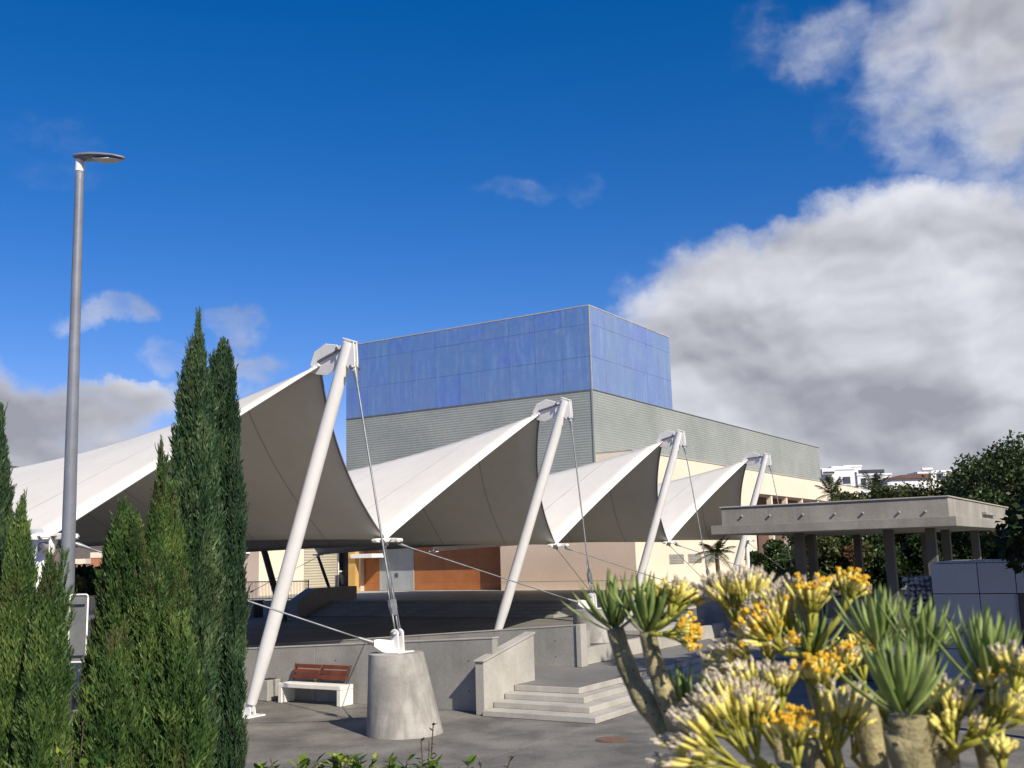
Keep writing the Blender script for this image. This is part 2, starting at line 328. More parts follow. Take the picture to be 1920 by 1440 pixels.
# ------------------------------------------------------------------ mesh helpers
class MB:
    """collects shapes in world coordinates; build() links them as one mesh object"""
    def __init__(self): self.v, self.f, self.m = [], [], []
    def add(self, verts, faces, mi=0):
        o = len(self.v)
        self.v.extend([tuple(p) for p in verts]); self.f.extend([tuple(i + o for i in q) for q in faces]); self.m.extend([mi] * len(faces))
        return self
    def hexa(self, p, mi=0):      # p: 4 bottom (ccw) + 4 top
        return self.add(p, [(3, 2, 1, 0), (4, 5, 6, 7), (0, 1, 5, 4), (1, 2, 6, 5), (2, 3, 7, 6), (3, 0, 4, 7)], mi)
    def ubox(self, u0, u1, v0, v1, z0, z1, mi=0):
        return self.hexa([W(u0, v0, z0), W(u0, v1, z0), W(u1, v1, z0), W(u1, v0, z0), W(u0, v0, z1), W(u0, v1, z1), W(u1, v1, z1), W(u1, v0, z1)], mi)
    def xbox(self, x0, x1, y0, y1, z0, z1, mi=0):
        c = lambda x, y, z: Vector((x, y, z))
        return self.hexa([c(x0, y0, z0), c(x1, y0, z0), c(x1, y1, z0), c(x0, y1, z0), c(x0, y0, z1), c(x1, y0, z1), c(x1, y1, z1), c(x0, y1, z1)], mi)
    def obox(self, c, a, b, d, mi=0):   # centre and three half-axis vectors
        c, a, b, d = Vector(c), Vector(a), Vector(b), Vector(d)
        return self.hexa([c - a - b - d, c + a - b - d, c + a + b - d, c - a + b - d, c - a - b + d, c + a - b + d, c + a + b + d, c - a + b + d], mi)
    def prism(self, poly, ext, mi=0):   # polygon (list of points) extruded by a vector
        n = len(poly); a = [Vector(p) for p in poly]; e = Vector(ext)
        vs = a + [p + e for p in a]
        fs = [tuple(range(n - 1, -1, -1)), tuple(range(n, 2 * n))] + [(i, (i + 1) % n, n + (i + 1) % n, n + i) for i in range(n)]
        return self.add(vs, fs, mi)
    def tube(self, pts, rads, n=8, mi=0, cap=True):
        pts = [Vector(p) for p in pts]
        if not isinstance(rads, (list, tuple)): rads = [rads] * len(pts)
        o = len(self.v); vs, fs = [], []
        prev = None
        for i, p in enumerate(pts):
            t = (pts[min(i + 1, len(pts) - 1)] - pts[max(i - 1, 0)]).normalized()
            if prev is None:
                a = t.orthogonal().normalized()
            else:
                a = (prev - t * prev.dot(t)).normalized()
            prev = a; b = t.cross(a)
            for j in range(n):
                g = 2 * math.pi * j / n
                vs.append(p + (a * math.cos(g) + b * math.sin(g)) * rads[i])
        for i in range(len(pts) - 1):
            for j in range(n):
                fs.append((i * n + j, i * n + (j + 1) % n, (i + 1) * n + (j + 1) % n, (i + 1) * n + j))
        if cap:
            fs.append(tuple(range(n - 1, -1, -1))); fs.append(tuple((len(pts) - 1) * n + j for j in range(n)))
        return self.add(vs, fs, mi)
    def disc_stack(self, rings, n=32, mi=0):   # rings: (centre, radius) horizontal circles
        vs, fs = [], []
        for c, r in rings:
            for j in range(n):
                g = 2 * math.pi * j / n
                vs.append((c[0] + r * math.cos(g), c[1] + r * math.sin(g), c[2]))
        for i in range(len(rings) - 1):
            for j in range(n):
                fs.append((i * n + j, i * n + (j + 1) % n, (i + 1) * n + (j + 1) % n, (i + 1) * n + j))
        fs.append(tuple(range(n - 1, -1, -1))); fs.append(tuple((len(rings) - 1) * n + j for j in range(n)))
        return self.add(vs, fs, mi)
    def ball(self, c, r, seg=8, rings=5, sx=1, sy=1, sz=1, mi=0):
        vs, fs = [], []
        for i in range(rings + 1):
            th = math.pi * i / rings
            for j in range(seg):
                g = 2 * math.pi * j / seg
                vs.append((c[0] + r * sx * math.sin(th) * math.cos(g), c[1] + r * sy * math.sin(th) * math.sin(g), c[2] + r * sz * math.cos(th)))
        for i in range(rings):
            for j in range(seg):
                fs.append((i * seg + j, (i + 1) * seg + j, (i + 1) * seg + (j + 1) % seg, i * seg + (j + 1) % seg))
        return self.add(vs, fs, mi)
    def mesh(self, name, mats, origin=(0, 0, 0), smooth=False):
        me = bpy.data.meshes.new(name)
        o = Vector(origin)
        me.from_pydata([(p[0] - o.x, p[1] - o.y, p[2] - o.z) for p in self.v], [], self.f)
        for mt in (mats if isinstance(mats, (list, tuple)) else [mats]): me.materials.append(mt)
        if len(me.materials) > 1: me.polygons.foreach_set('material_index', self.m)
        if smooth: me.polygons.foreach_set('use_smooth', [True] * len(me.polygons))
        me.update()
        return me

ORIGIN = {}                                     # world position of each thing's origin
def root_origin(o):
    while o.parent: o = o.parent
    return ORIGIN.get(o.name, Vector((0, 0, 0)))

def link(name, me, parent=None, origin=None, bevel=0.0, auto=None):
    o = bpy.data.objects.new(name, me); COL.objects.link(o)
    if parent: o.parent = parent
    else:
        o.location = origin or (0, 0, 0); ORIGIN[o.name] = Vector(origin or (0, 0, 0))
    if bevel:
        b = o.modifiers.new('edge', 'BEVEL'); b.width = bevel; b.segments = 2; b.limit_method = 'ANGLE'; b.angle_limit = rad(40)
    if auto:
        me.polygons.foreach_set('use_smooth', [True] * len(me.polygons)); me.set_sharp_from_angle(angle=rad(auto))
    return o

def build(mb, name, mats, parent=None, origin=None, bevel=0.0, smooth=False, auto=None):
    org = root_origin(parent) if parent else Vector(origin or (0, 0, 0))
    return link(name, mb.mesh(name, mats, org, smooth), parent, origin, bevel, auto)

def tag(o, label=None, cat=None, group=None, kind=None):
    if label: o['label'] = label
    if cat: o['category'] = cat
    if group: o['group'] = group
    if kind: o['kind'] = kind
    return o

def thing(name, loc, label, cat, group=None):
    o = bpy.data.objects.new(name, None); o.empty_display_size = 0.2; COL.objects.link(o)
    o.location = loc; ORIGIN[o.name] = Vector(loc)
    return tag(o, label, cat, group)

def np_mesh(name, verts, faces, mats, smooth=False):
    """fast mesh from arrays; faces (n,3) or (n,4)"""
    me = bpy.data.meshes.new(name)
    verts = np.ascontiguousarray(verts, dtype=np.float32); faces = np.ascontiguousarray(faces, dtype=np.int32)
    n, k = faces.shape
    me.vertices.add(len(verts)); me.vertices.foreach_set('co', verts.ravel())
    me.loops.add(n * k); me.loops.foreach_set('vertex_index', faces.ravel())
    me.polygons.add(n); me.polygons.foreach_set('loop_start', np.arange(0, n * k, k, dtype=np.int32))
    if smooth: me.polygons.foreach_set('use_smooth', np.ones(n, dtype=bool))
    for mt in (mats if isinstance(mats, (list, tuple)) else [mats]): me.materials.append(mt)
    me.update(calc_edges=True)
    return me

def scatter(tmpl_v, tmpl_f, pos, zdir, scale, roll):
    """copies of a template (its +Z along zdir) at pos: returns verts, faces"""
    n = len(pos)
    zd = zdir / np.linalg.norm(zdir, axis=1, keepdims=True)
    ref = np.where(np.abs(zd[:, 2:3]) > 0.95, np.array([[1.0, 0, 0]]), np.array([[0, 0, 1.0]]))
    a = np.cross(ref, zd); a /= np.linalg.norm(a, axis=1, keepdims=True)
    b = np.cross(zd, a)
    c, s = np.cos(roll)[:, None], np.sin(roll)[:, None]
    a2, b2 = a * c + b * s, b * c - a * s
    tv = tmpl_v[None, :, :] * scale[:, None, None]
    v = pos[:, None, :] + tv[..., 0:1] * a2[:, None, :] + tv[..., 1:2] * b2[:, None, :] + tv[..., 2:3] * zd[:, None, :]
    f = tmpl_f[None] + (np.arange(n) * len(tmpl_v))[:, None, None]
    return v.reshape(-1, 3), f.reshape(-1, tmpl_f.shape[1])

# ================================================================== the ground
def ground():
    mb = MB()
    N = 40
    # one wide sheet, then the plaza on it
    mb.add([(-3000, -3000, -0.3), (3000, -3000, -0.3), (3000, 3000, -0.3), (-3000, 3000, -0.3)], [(0, 1, 2, 3)])
    tag(build(mb, 'ground', M['hill']), kind='structure')
    pl = tag(build(MB().ubox(-10, 120, -75, 60, -0.25, -0.012), 'plaza_paving', M['plaza']), kind='structure')
    for i in range(9):
        for j in range(13):
            ua, va = 5.2 + i * 3.1, -38.0 + j * 3.1
            g = 0.006
            build(MB().ubox(ua + g, ua + 3.1 - g, va + g, va + 3.1 - g, -0.06, random.uniform(-.0015, .0015)), 'paving_slab', M['plaza'], pl, bevel=0.005)
    # planted terrace under the camera, falling away to the plaza
    xs = [-40, 40]; prof = [(-30, 1.72), (5.5, 1.7), (7.5, 1.35), (11, 0.75), (13.2, 0.4), (13.4, 0.02)]
    vs = [(x, y, z) for y, z in prof for x in xs]
    fs = [(2 * i, 2 * i + 1, 2 * i + 3, 2 * i + 2) for i in range(len(prof) - 1)]
    tag(build(MB().add(vs, fs), 'planting_bank', M['soil']), kind='structure')
    mb = MB()
    mb.ubox(20.28, 43.0, -42.0, -11.15, 0.02, 0.5)
    tag(build(mb, 'raised_platform', M['plaza2'], bevel=0.012), kind='structure')
    # stage in front of the orange wall
    tag(build(MB().ubox(44.6, 75, -60, -24.5, 0.02, 1.22), 'stage_floor', M['lightc'], bevel=0.01), kind='structure')
    # dark hill at the far left
    mb = MB(); rows = []
    for j, (yy, base) in enumerate(((820, -2), (900, 0.55), (960, 0.9), (1040, 1.0), (1500, 0.4))):
        for i in range(41):
            x = -900 + i * 22
            h = 105 * math.exp(-((x + 480) / 170.0) ** 2) + 40 * math.exp(-((x + 700) / 90.0) ** 2) + 5 * math.sin(i * 1.7 + j) + 3 * math.sin(i * 4.1)
            rows.append((x * yy / 900, yy, max(-1, h * base * yy / 960)))
    fs = [(j * 41 + i, j * 41 + i + 1, (j + 1) * 41 + i + 1, (j + 1) * 41 + i) for j in range(4) for i in range(40)]
    tag(build(MB().add(rows, fs), 'hill', M['hill'], smooth=True), kind='structure')
ground()

# ------------------------------------------------------------------ steps, ramp walls, curbs
def steps():
    t = thing('concrete_steps', W(19, -11.5, 0), 'pale concrete steps with four risers wrapping the corner of the platform', 'steps')
    for i in range(4):
        u0 = 18.97 + 0.44 * i; v1 = -10.08 - 0.36 * i
        z0, z1 = (0.125 * i, 0.125 * (i + 1)) if i else (0.004, 0.125)
        if i == 3: z1 = 0.504
        mb = MB()
        # L-shaped tread: front run and side run
        poly = [W(u0, -12.78, z0), W(u0, v1, z0), W(33.0, v1, z0), W(33.0, -11.14, z0), W(20.27, -11.14, z0), W(20.27, -12.78, z0)]
        mb.prism(poly, (0, 0, z1 - z0))
        build(mb, 'step', M['lightc'] if i < 9 else M['wall'], t, bevel=0.012)
steps()

def sloped_wall(name, label, u0, u1, v0, v1, zb0, zt0, zb1, zt1, panels, cap=True, mat='wall'):
    """wall along V from v0 (bottom zb0, top zt0) to v1, cast in panels with open joints and a pale coping"""
    t = thing(name, W(u0, (v0 + v1) / 2, 0), label, 'wall')
    for i in range(panels):
        a, b = i / panels, (i + 1) / panels
        g = 0.006
        va, vb = v0 + (v1 - v0) * a + g, v0 + (v1 - v0) * b - g
        q = lambda f: (zb0 + (zb1 - zb0) * f, zt0 + (zt1 - zt0) * f)
        (ba, ta), (bb, tb) = q(a), q(b)
        mb = MB().hexa([W(u0, va, ba), W(u0, vb, bb), W(u1, vb, bb), W(u1, va, ba), W(u0, va, ta), W(u0, vb, tb), W(u1, vb, tb), W(u1, va, ta)])
        build(mb, 'wall_panel', M[mat], t, bevel=0.008)
        # tie holes of the formwork
        mbh = MB()
        for fv in (0.25, 0.75):
            for fz in (0.3, 0.75):
                c = W(u0 + 0.002, va + (vb - va) * fv, ba + (ta - ba) * fz)
                mbh.tube([c, c - U * 0.004], 0.018, 8)
        build(mbh, 'tie_hole', M['dark'], t)
    if cap:
        mb = MB().hexa([W(u0 - .012, v0, zt0 + .001), W(u0 - .012, v1 + .012, zt1 + .001), W(u1 + .012, v1 + .012, zt1 + .001), W(u1 + .012, v0, zt0 + .001),
                        W(u0 - .012, v0, zt0 + .03), W(u0 - .012, v1 + .012, zt1 + .03), W(u1 + .012, v1 + .012, zt1 + .03), W(u1 + .012, v0, zt0 + .03)])
        build(mb, 'coping', M['lightc'], t, bevel=0.006)
    return t
sloped_wall('ramp_wall', 'front concrete ramp wall behind the bench, its top rising towards the steps', 19.52, 19.74, -31.0, -12.84, 0, 0.62, 0, 1.56, 7)
sloped_wall('ramp_wall', 'rear concrete ramp wall ending in a pale post beside the platform', 23.98, 24.2, -31.0, -13.2, 0.35, 0.36, 0.5, 1.53, 7)

def flank():
    t = thing('stair_flank_wall', W(19.08, -12.9, 0), 'pale stair flank wall with sloping coping left of the steps', 'wall')
    pts = [(19.08, 0.004), (19.08, 1.10), (21.2, 1.54), (21.2, 0.004)]
    mb = MB().prism([W(a, -13.02, z) for a, z in pts], V * 0.22)
    build(mb, 'wall_body', M['lightc'], t, bevel=0.01)
    mb = MB().prism([W(19.05, -13.045, 1.105), W(19.05, -13.045, 1.14), W(21.23, -13.045, 1.59), W(21.23, -13.045, 1.545)], V * 0.27)
    build(mb, 'coping', M['lightc'], t, bevel=0.006)
    t = thing('wall_end_post', W(23.9, -13.1, 0.5), 'pale concrete end post closing the rear ramp wall', 'post')
    build(MB().ubox(23.93, 24.25, -13.19, -13.05, 0.505, 1.57), 'post_body', M['lightc'], t, bevel=0.008)
flank()

def planters():
    # long low planter beside the platform, holding the second concrete anchor
    t = thing('planter_curb', W(28, -14, 0.5), 'long low pale concrete planter running back from the end of the rear ramp wall', 'planter')
    for i in range(4):
        build(MB().ubox(24.27 + i * 2.5, 24.255 + (i + 1) * 2.5, -13.45, -13.2, 0.505, 0.92), 'curb_block', M['lightc'], t, bevel=0.012)
    build(MB().ubox(24.3, 34.2, -16.4, -13.46, 0.505, 0.86), 'soil', M['soil'], t)
    build(MB().ubox(29.5, 34.3, -16.0, -13.9, 0.87, 1.02), 'top_slab', M['lightc'], t, bevel=0.015)
    # planter boxes seen beyond the flowers
    p = at_z(1550, 1167, 0.5)
    a, b = U.dot(p), V.dot(p)
    t = thing('grey_planter_box', W(a, b, 0.5), 'dark grey concrete planter box with earth in it, under the pavilion', 'planter')
    build(MB().ubox(a, a + 2.6, b, b + 3.2, 0.505, 1.42), 'box', M['wall'], t, bevel=0.015)
    build(MB().ubox(a + .12, a + 2.48, b + .12, b + 3.08, 1.425, 1.47), 'soil', M['soil'], t)
    t = thing('white_planter_curb', W(a - 1.4, b, 0.5), 'low white curb block in front of the dark grey planter box', 'curb')
    build(MB().ubox(a - 1.6, a - 0.9, b + .3, b + 2.6, 0.505, 0.72), 'curb_block', M['bwhite'], t, bevel=0.02)
    t = thing('white_parapet', W(a + .4, b - .6, 0.5), 'short white parapet wall left of the dark grey planter box', 'wall')
    build(MB().ubox(a + 0.1, a + 4.0, b - 0.75, b - .12, 0.505, 1.38), 'wall_body', M['bwhite'], t, bevel=0.02)
    # small grey planters by the ramp wall end
    t = thing('square_planter', W(25.0, -14.6, 0.92), 'small square grey planter with a reddish plant behind the wall end post', 'planter')
    build(MB().ubox(25.0, 25.5, -14.05, -13.62, 0.88, 1.3), 'box', M['wall'], t, bevel=0.015)
    mb = MB()
    c = W(25.25, -13.85, 1.28)
    for i in range(26):
        g = i * 2.4; d = Vector((math.cos(g), math.sin(g), 0.5 + 0.06 * i)).normalized()
        sd = d.cross(Z).normalized() * 0.022
        mb.add([c - sd, c + sd, c + d * .22 + sd * .8, c + d * .34 - Z * .03, c + d * .22 - sd * .8], [(0, 1, 2, 4), (4, 2, 3)])
    build(mb, 'plant', M['red'], t)
    p = at_z(489, 1309, 0)
    t = thing('concrete_bin', p, 'square grey concrete bin beside the foot of the nearest mast', 'bin')
    a, b = 19.04, V.dot(at_u(491, 1300, 19.0))
    mb = MB().ubox(a - .05, a + .4, b - .2, b + .2, .006, .5)
    build(mb, 'bin_body', M['wall'], t, bevel=0.02)
    build(MB().ubox(a + .02, a + .33, b - .13, b + .13, .502, .515), 'opening', M['dark'], t)
    p = at_z(1148, 1387, 0.004)
    t = thing('manhole_cover', p, 'round rusty manhole cover in the paving', 'manhole')
    mb = MB().disc_stack([((p.x, p.y, .004), .3), ((p.x, p.y, .012), .3), ((p.x, p.y, .014), .285)], 32)
    build(mb, 'cover', M['rust'], t)
    mb = MB()
    for i in range(-4, 5):
        w = math.sqrt(max(0, .27 ** 2 - (i * .06) ** 2))
        mb.obox((p.x, p.y + i * .06, .017), (w, 0, 0), (0, .012, 0), (0, 0, .003))
    build(mb, 'rib', M['rust'], t)
planters()

# ------------------------------------------------------------------ bench
def bench():
    a = at_z(521, 1311, 0); b = at_z(650, 1318, 0)
    c = (a + b) / 2
    t = thing('park_bench', c, 'white concrete bench with a brown slatted wooden backrest against the ramp wall', 'bench')
    u0 = 18.92; u1 = 19.38; v0, v1 = V.dot(at_u(521, 1300, u0)), V.dot(at_u(638, 1300, u0))
    f = MB().ubox(u0, u1, v0, v1, 0.37, 0.47)
    build(f, 'seat', M['bwhite'], t, bevel=0.012)
    for va in (v0, v1 - .12):
        build(MB().ubox(u0 + .002, u1 - .002, va + .002, va + .118, 0.006, 0.368), 'leg', M['bwhite'], t, bevel=0.012)
    L = v1 - v0
    for h in range(2):
        va = v0 + .1 + h * (L - .2) / 2; vb = va + (L - .2) / 2 - .03
        for i in range(3):
            z = 0.56 + i * 0.115; du = 0.05 * i
            mb = MB().hexa([W(u1 - .12 + du, va, z), W(u1 - .12 + du, vb, z), W(u1 - .085 + du, vb, z), W(u1 - .085 + du, va, z),
                            W(u1 - .085 + du, va, z + .088), W(u1 - .085 + du, vb, z + .088), W(u1 - .05 + du, vb, z + .088), W(u1 - .05 + du, va, z + .088)])
            build(mb, 'back_slat', M['wood'], t, bevel=0.006)
    for va in (v0 + .12, v0 + L / 2 - .02, v1 - .16):
        mb = MB().hexa([W(u1 - .1, va, .468), W(u1 - .1, va + .04, .468), W(u1 - .075, va + .04, .468), W(u1 - .075, va, .468),
                        W(u1 + .06, va, .88), W(u1 + .06, va + .04, .88), W(u1 + .085, va + .04, .88), W(u1 + .085, va, .88)])
        build(mb, 'bracket', M['darksteel'], t)
bench()

# ================================================================== the tensile canopy
MU = [16.94, 27.64, 38.13, 50.48]
MTOPV = [-14.69, -15.30, -16.0, -16.65]
MBASEV = [-17.62, -18.2, -18.7, -19.3]
PV = [-15.54, -16.23, -16.78, -17.63]
PZ = [7.62, 7.70, 7.69, 7.82]
NU = [11.6, 22.3, 32.9, 44.2, 55.8]
NV = [-17.1, -18.08, -18.83, -19.41, -19.84]
NZ = [3.92, 3.88, 3.72, 3.80, 3.90]
LR, LV = 24.0, 21.5
def canopy():
    t = thing('tensile_canopy', W(30, -28, 0.5), 'white tensile fabric canopy rising in four peaks under the blue building', 'canopy')
    ns, nt = 16, 30
    for k in range(4):
        Pf = W(MU[k], PV[k], PZ[k]); Pb = W(MU[k] + .3, PV[k] - LR, PZ[k] - 0.7)
        for side in (0, 1):
            j = k + side
            Nf = W(NU[j], NV[j], NZ[j]); Nb = W(NU[j] + .3, NV[j] - LV, NZ[j] - 0.05)
            vs = []
            for i in range(ns + 1):
                s = i / ns
                bow = 4 * s * (1 - s)
                F = Pf.lerp(Nf, s) - V * ((0.20 if side == 0 else 0.38) * bow) - Z * (0.06 * bow)
                B = Pb.lerp(Nb, s) + V * (0.8 * bow)
                for q in range(nt + 1):
                    tt = q / nt
                    p = F.lerp(B, tt)
                    sag = (-1.17) * (1 - s) ** 1.3 + 0.22 * s
                    vs.append(p + Z * (sag * 4 * tt * (1 - tt)))
            fs = []
            for i in range(ns):
                for q in range(nt):
                    a = i * (nt + 1) + q
                    fs.append((a, a + 1, a + nt + 2, a + nt + 1) if side == 0 else (a + nt + 1, a + nt + 2, a + 1, a))
            o = build(MB().add(vs, fs), 'fabric_panel', M['fabric'], t, smooth=True)
            o['label'] = ('sunlit near slope' if side == 0 else 'shaded far slope') + ' of the white canopy'
            md = o.modifiers.new('thickness', 'SOLIDIFY'); md.thickness = 0.012; md.offset = 0
            # welded seams: narrow doubled strips running from ridge to valley
            for q in (3, 7, 11, 15, 19, 23, 27):
                pts = [Vector(vs[i * (nt + 1) + q]) for i in range(ns + 1)]
                pts2 = [Vector(vs[i * (nt + 1) + q + 1]) for i in range(ns + 1)]
                sm, sf = [], []
                for i, (p, p2) in enumerate(zip(pts, pts2)):
                    dd = (p2 - p).normalized() * 0.022
                    for zz in (-0.010, 0.010):
                        sm += [p - dd + Z * zz, p + dd + Z * zz]
                    if i:
                        b = i * 4
                        sf += [(b - 4, b - 3, b + 1, b), (b - 2, b - 1, b + 3, b + 2), (b - 4, b, b + 2, b - 2), (b - 3, b - 1, b + 3, b + 1)]
                build(MB().add(sm, sf), 'seam', M['seam'], o)
            # edge cable sleeve with clamp strips
            edge = [Vector(vs[i * (nt + 1)]) for i in range(ns + 1)]
            build(MB().tube(edge, 0.028, 6), 'edge_cable', M['steel'] if side else M['white'], o, smooth=True)
    # peak plates: two stacked octagonal plates and the links to the mast head
    for k in range(4):
        Pf = W(MU[k], PV[k], PZ[k]); T = W(MU[k], MTOPV[k], 8.0)
        ax = (T - Pf).normalized(); up = (Z - ax * ax.z).normalized(); sd = ax.cross(up)
        fu = (-U - ax * (-U).dot(ax)).normalized(); fs_ = ax.cross(fu)
        for off, sc, tilt in ((0.0, 1.0, 0.25), (-0.12, 0.9, -0.15)):
            n2 = fu * math.cos(tilt) + fs_ * math.sin(tilt); s2 = ax.cross(n2)
            c = Pf + ax * 0.22 + fu * off
            poly = [c + (ax * (0.46 * math.cos(g)) + s2 * (0.33 * math.sin(g))) * sc for g in [math.pi / 8 + i * math.pi / 4 for i in range(8)]]
            build(MB().prism(poly, n2 * 0.03), 'peak_plate', M['white'], t, bevel=0.008)
        mb = MB()
        for s in (-1, 1):
            mb.tube([Pf + sd * .07 * s + ax * .02 + up * .05, T - ax * .16 + sd * .05 * s - up * .02], 0.028, 8)
        build(mb, 'link_rod', M['steel'], t, smooth=True)
        mb = MB()
        for i in range(3):
            c = Pf - ax * (0.02 + .11 * i) - up * .01
            mb.obox(c, ax * .045, sd * .085, up * .045)
        build(mb, 'clamp_strip', M['white'], t, bevel=0.01)
        mb = MB().tube([T - ax * .28 - sd * .12, T - ax * .28 + sd * .12], 0.05, 12)
        build(mb, 'pin', M['steel'], t, smooth=True)
    # low corner plates
    for j in range(5):
        Nf = W(NU[j], NV[j], NZ[j])
        mb = MB()
        poly = [Nf + (U * (0.34 * math.cos(g)) + V * (0.30 * math.sin(g))) + Z * (-.02) for g in [i * math.pi / 4 + .4 for i in range(8)]]
        mb.prism(poly, (0.03, 0, 0.05))
        mb.tube([Nf - Z * .16, Nf + Z * .12], 0.095, 12)
        for d in (U, -U, V, (V * .7 + U * .7), (V * .7 - U * .7)):
            e = Nf + d * .33 - Z * .03
            mb.obox(e, d * .14, d.cross(Z) * .055, Z * .05)
            mb.tube([e + d * .12 - d.cross(Z) * .08, e + d * .12 + d.cross(Z) * .08], .035, 8)
        build(mb, 'corner_plate', M['white'], t, bevel=0.008)
    for j in range(1, 5):
        Nb = W(NU[j] + .3, NV[j] - LV, NZ[j] - .05)
        mb = MB().tube([Nb - Z * .12, Nb + Z * .1], .1, 10)
        for d in (U, -U, -V): mb.obox(Nb + d * .25, d * .15, d.cross(Z) * .05, Z * .04)
        build(mb, 'corner_plate', M['white'], t)
canopy()

def mast(base, top, r, label, group, head=True, mat='white'):
    t = thing('mast', base, label, 'mast', group)
    ax = (top - base).normalized(); L = (top - base).length
    side = V if V.dot(top - base) > 0 else -V
    n = 14; pts, rs = [], []
    for i in range(n + 1):
        f = i / n
        pts.append(base + ax * (0.32 + (L - 0.32) * f))
        rs.append(r * (0.72 + 0.28 * min(1, f * 7)) if f < .15 else r * (1 - 0.12 * max(0, (f - .7) / .3)))
    build(MB().tube(pts, rs, 20), 'tube', M[mat], t, auto=40)
    mb = MB()
    mb.obox(base + Z * .02, U * .3, V * .24, Z * .018)
    for s in (-1, 1):
        mb.prism([base + U * (.07 * s) + V * -.16 + Z * .04, base + U * (.07 * s) + V * .16 + Z * .04, base + U * (.07 * s) + V * .1 + Z * .26 + ax * .05, base + U * (.07 * s) - V * .06 + Z * .26 + ax * .05], U * .025)
    mb.obox(base + ax * .25, ax * .12, U * .03, V * .11)
    build(mb, 'foot', M[mat], t, bevel=0.006)
    mb = MB()
    for s1 in (-1, 1):
        for s2 in (-1, 1):
            c = base + U * (.24 * s1) + V * (.18 * s2)
            mb.tube([c + Z * .038, c + Z * .09], .02, 6)
    build(mb, 'anchor_bolt', M['steel'], t)
    if head:
        # cranked head plates: a triangular pair that carries the stay cable outboard of the tube
        cr = (side - ax * side.dot(ax)).normalized()
        top2 = base + ax * (L + .06)
        mb = MB()
        for s in (-.062, .04):
            poly = [top2 + cr * -.17, top2 + cr * .16 - Z * .02, top2 + side * .18 - Z * .50, top2 + side * .16 - Z * .70, top2 + side * .09 - Z * .70, top2 - cr * .02 - ax * .5]
            mb.prism([p + U * s for p in poly], U * .028)
        mb.obox(top2, cr * .16, U * .08, ax * .015)
        mb.prism([top2 + cr * -.14 - ax * .12 - U * .03, top2 + cr * -.30 - ax * .22 - U * .03, top2 + cr * -.30 - ax * .36 - U * .03, top2 + cr * -.14 - ax * .62 - U * .03], U * .06)
        build(mb, 'head_plate', M[mat], t, bevel=0.006)
        c = top2 + side * .13 - Z * .62
        build(MB().tube([c - U * .14, c + U * .14], .045, 12), 'head_pin', M['steel'], t, smooth=True)
    return t

ORD = ['nearest', 'second', 'third', 'farthest']
TOPS, ANCH = [], []
for k in range(4):
    base = W(MU[k], MBASEV[k], 0.006 if k == 0 else 0.506)
    top = W(MU[k], MTOPV[k], 8.0)
    mast(base, top, 0.158, ['thick white leaning mast nearest the bench, tallest in view', 'white leaning mast standing behind the end of the rear ramp wall',
                            'white leaning mast in front of the cream wall, third along the row', 'white leaning mast rising behind the flat pavilion roof, last of the row'][k], 'leaning white masts along the front of the canopy')
    ax = (top - base).normalized()
    TOPS.append(base + ax * ((top - base).length + .06) + V * .13 - Z * .62)

# posts under the low corners at both ends and the dark masts at the back
mast(W(NU[0] - .9, NV[0] - .35, 0.006), W(NU[0], NV[0], NZ[0] - .05), 0.15, 'short white post under the low left corner of the canopy, beside the lamp post', 'white end posts of the canopy', head=False)
g0 = thing('corner_bracket', W(NU[0], NV[0], NZ[0] - .3), 'white gusset bracket with a round pulley at the low left corner of the canopy', 'bracket')
c = W(NU[0], NV[0], NZ[0])
build(MB().prism([c - V * .30 + Z * .12 - U * .14, c + V * .08 + Z * .12 - U * .14, c + V * .30 - Z * .16 - U * .14, c + V * .26 - Z * .34 - U * .14, c - V * .04 - Z * .36 - U * .14, c - V * .30 - Z * .36 - U * .14], -U * .07), 'gusset', M['white'], g0, bevel=.01)
q = c + V * .18 - Z * .22 - U * .22
build(MB().tube([q, q - U * .09], .10, 20), 'pulley', M['steel'], g0, auto=40)
build(MB().tube([q - U * .091, q - U * .12], .035, 12), 'pulley_pin', M['darksteel'], g0, auto=40)
mast(W(NU[4], NV[4] - .1, 0.006), W(NU[4], NV[4], NZ[4] - .05), 0.12, 'short upright white post under the far right corner of the canopy', 'white end posts of the canopy', head=False)
f = at_z(532, 1165, 0.506); h = at_u(494, 1028, U.dot(f)); d = (h - f)
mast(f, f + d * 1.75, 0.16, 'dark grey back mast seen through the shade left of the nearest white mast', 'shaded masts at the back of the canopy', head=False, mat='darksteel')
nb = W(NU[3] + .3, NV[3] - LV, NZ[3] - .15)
mast(W(NU[3] + 1.4, NV[3] - LV + .15, 1.225), nb, 0.09, 'slim dark post under the back corner of the canopy, before the yellow column', 'shaded masts at the back of the canopy', head=False, mat='darksteel')

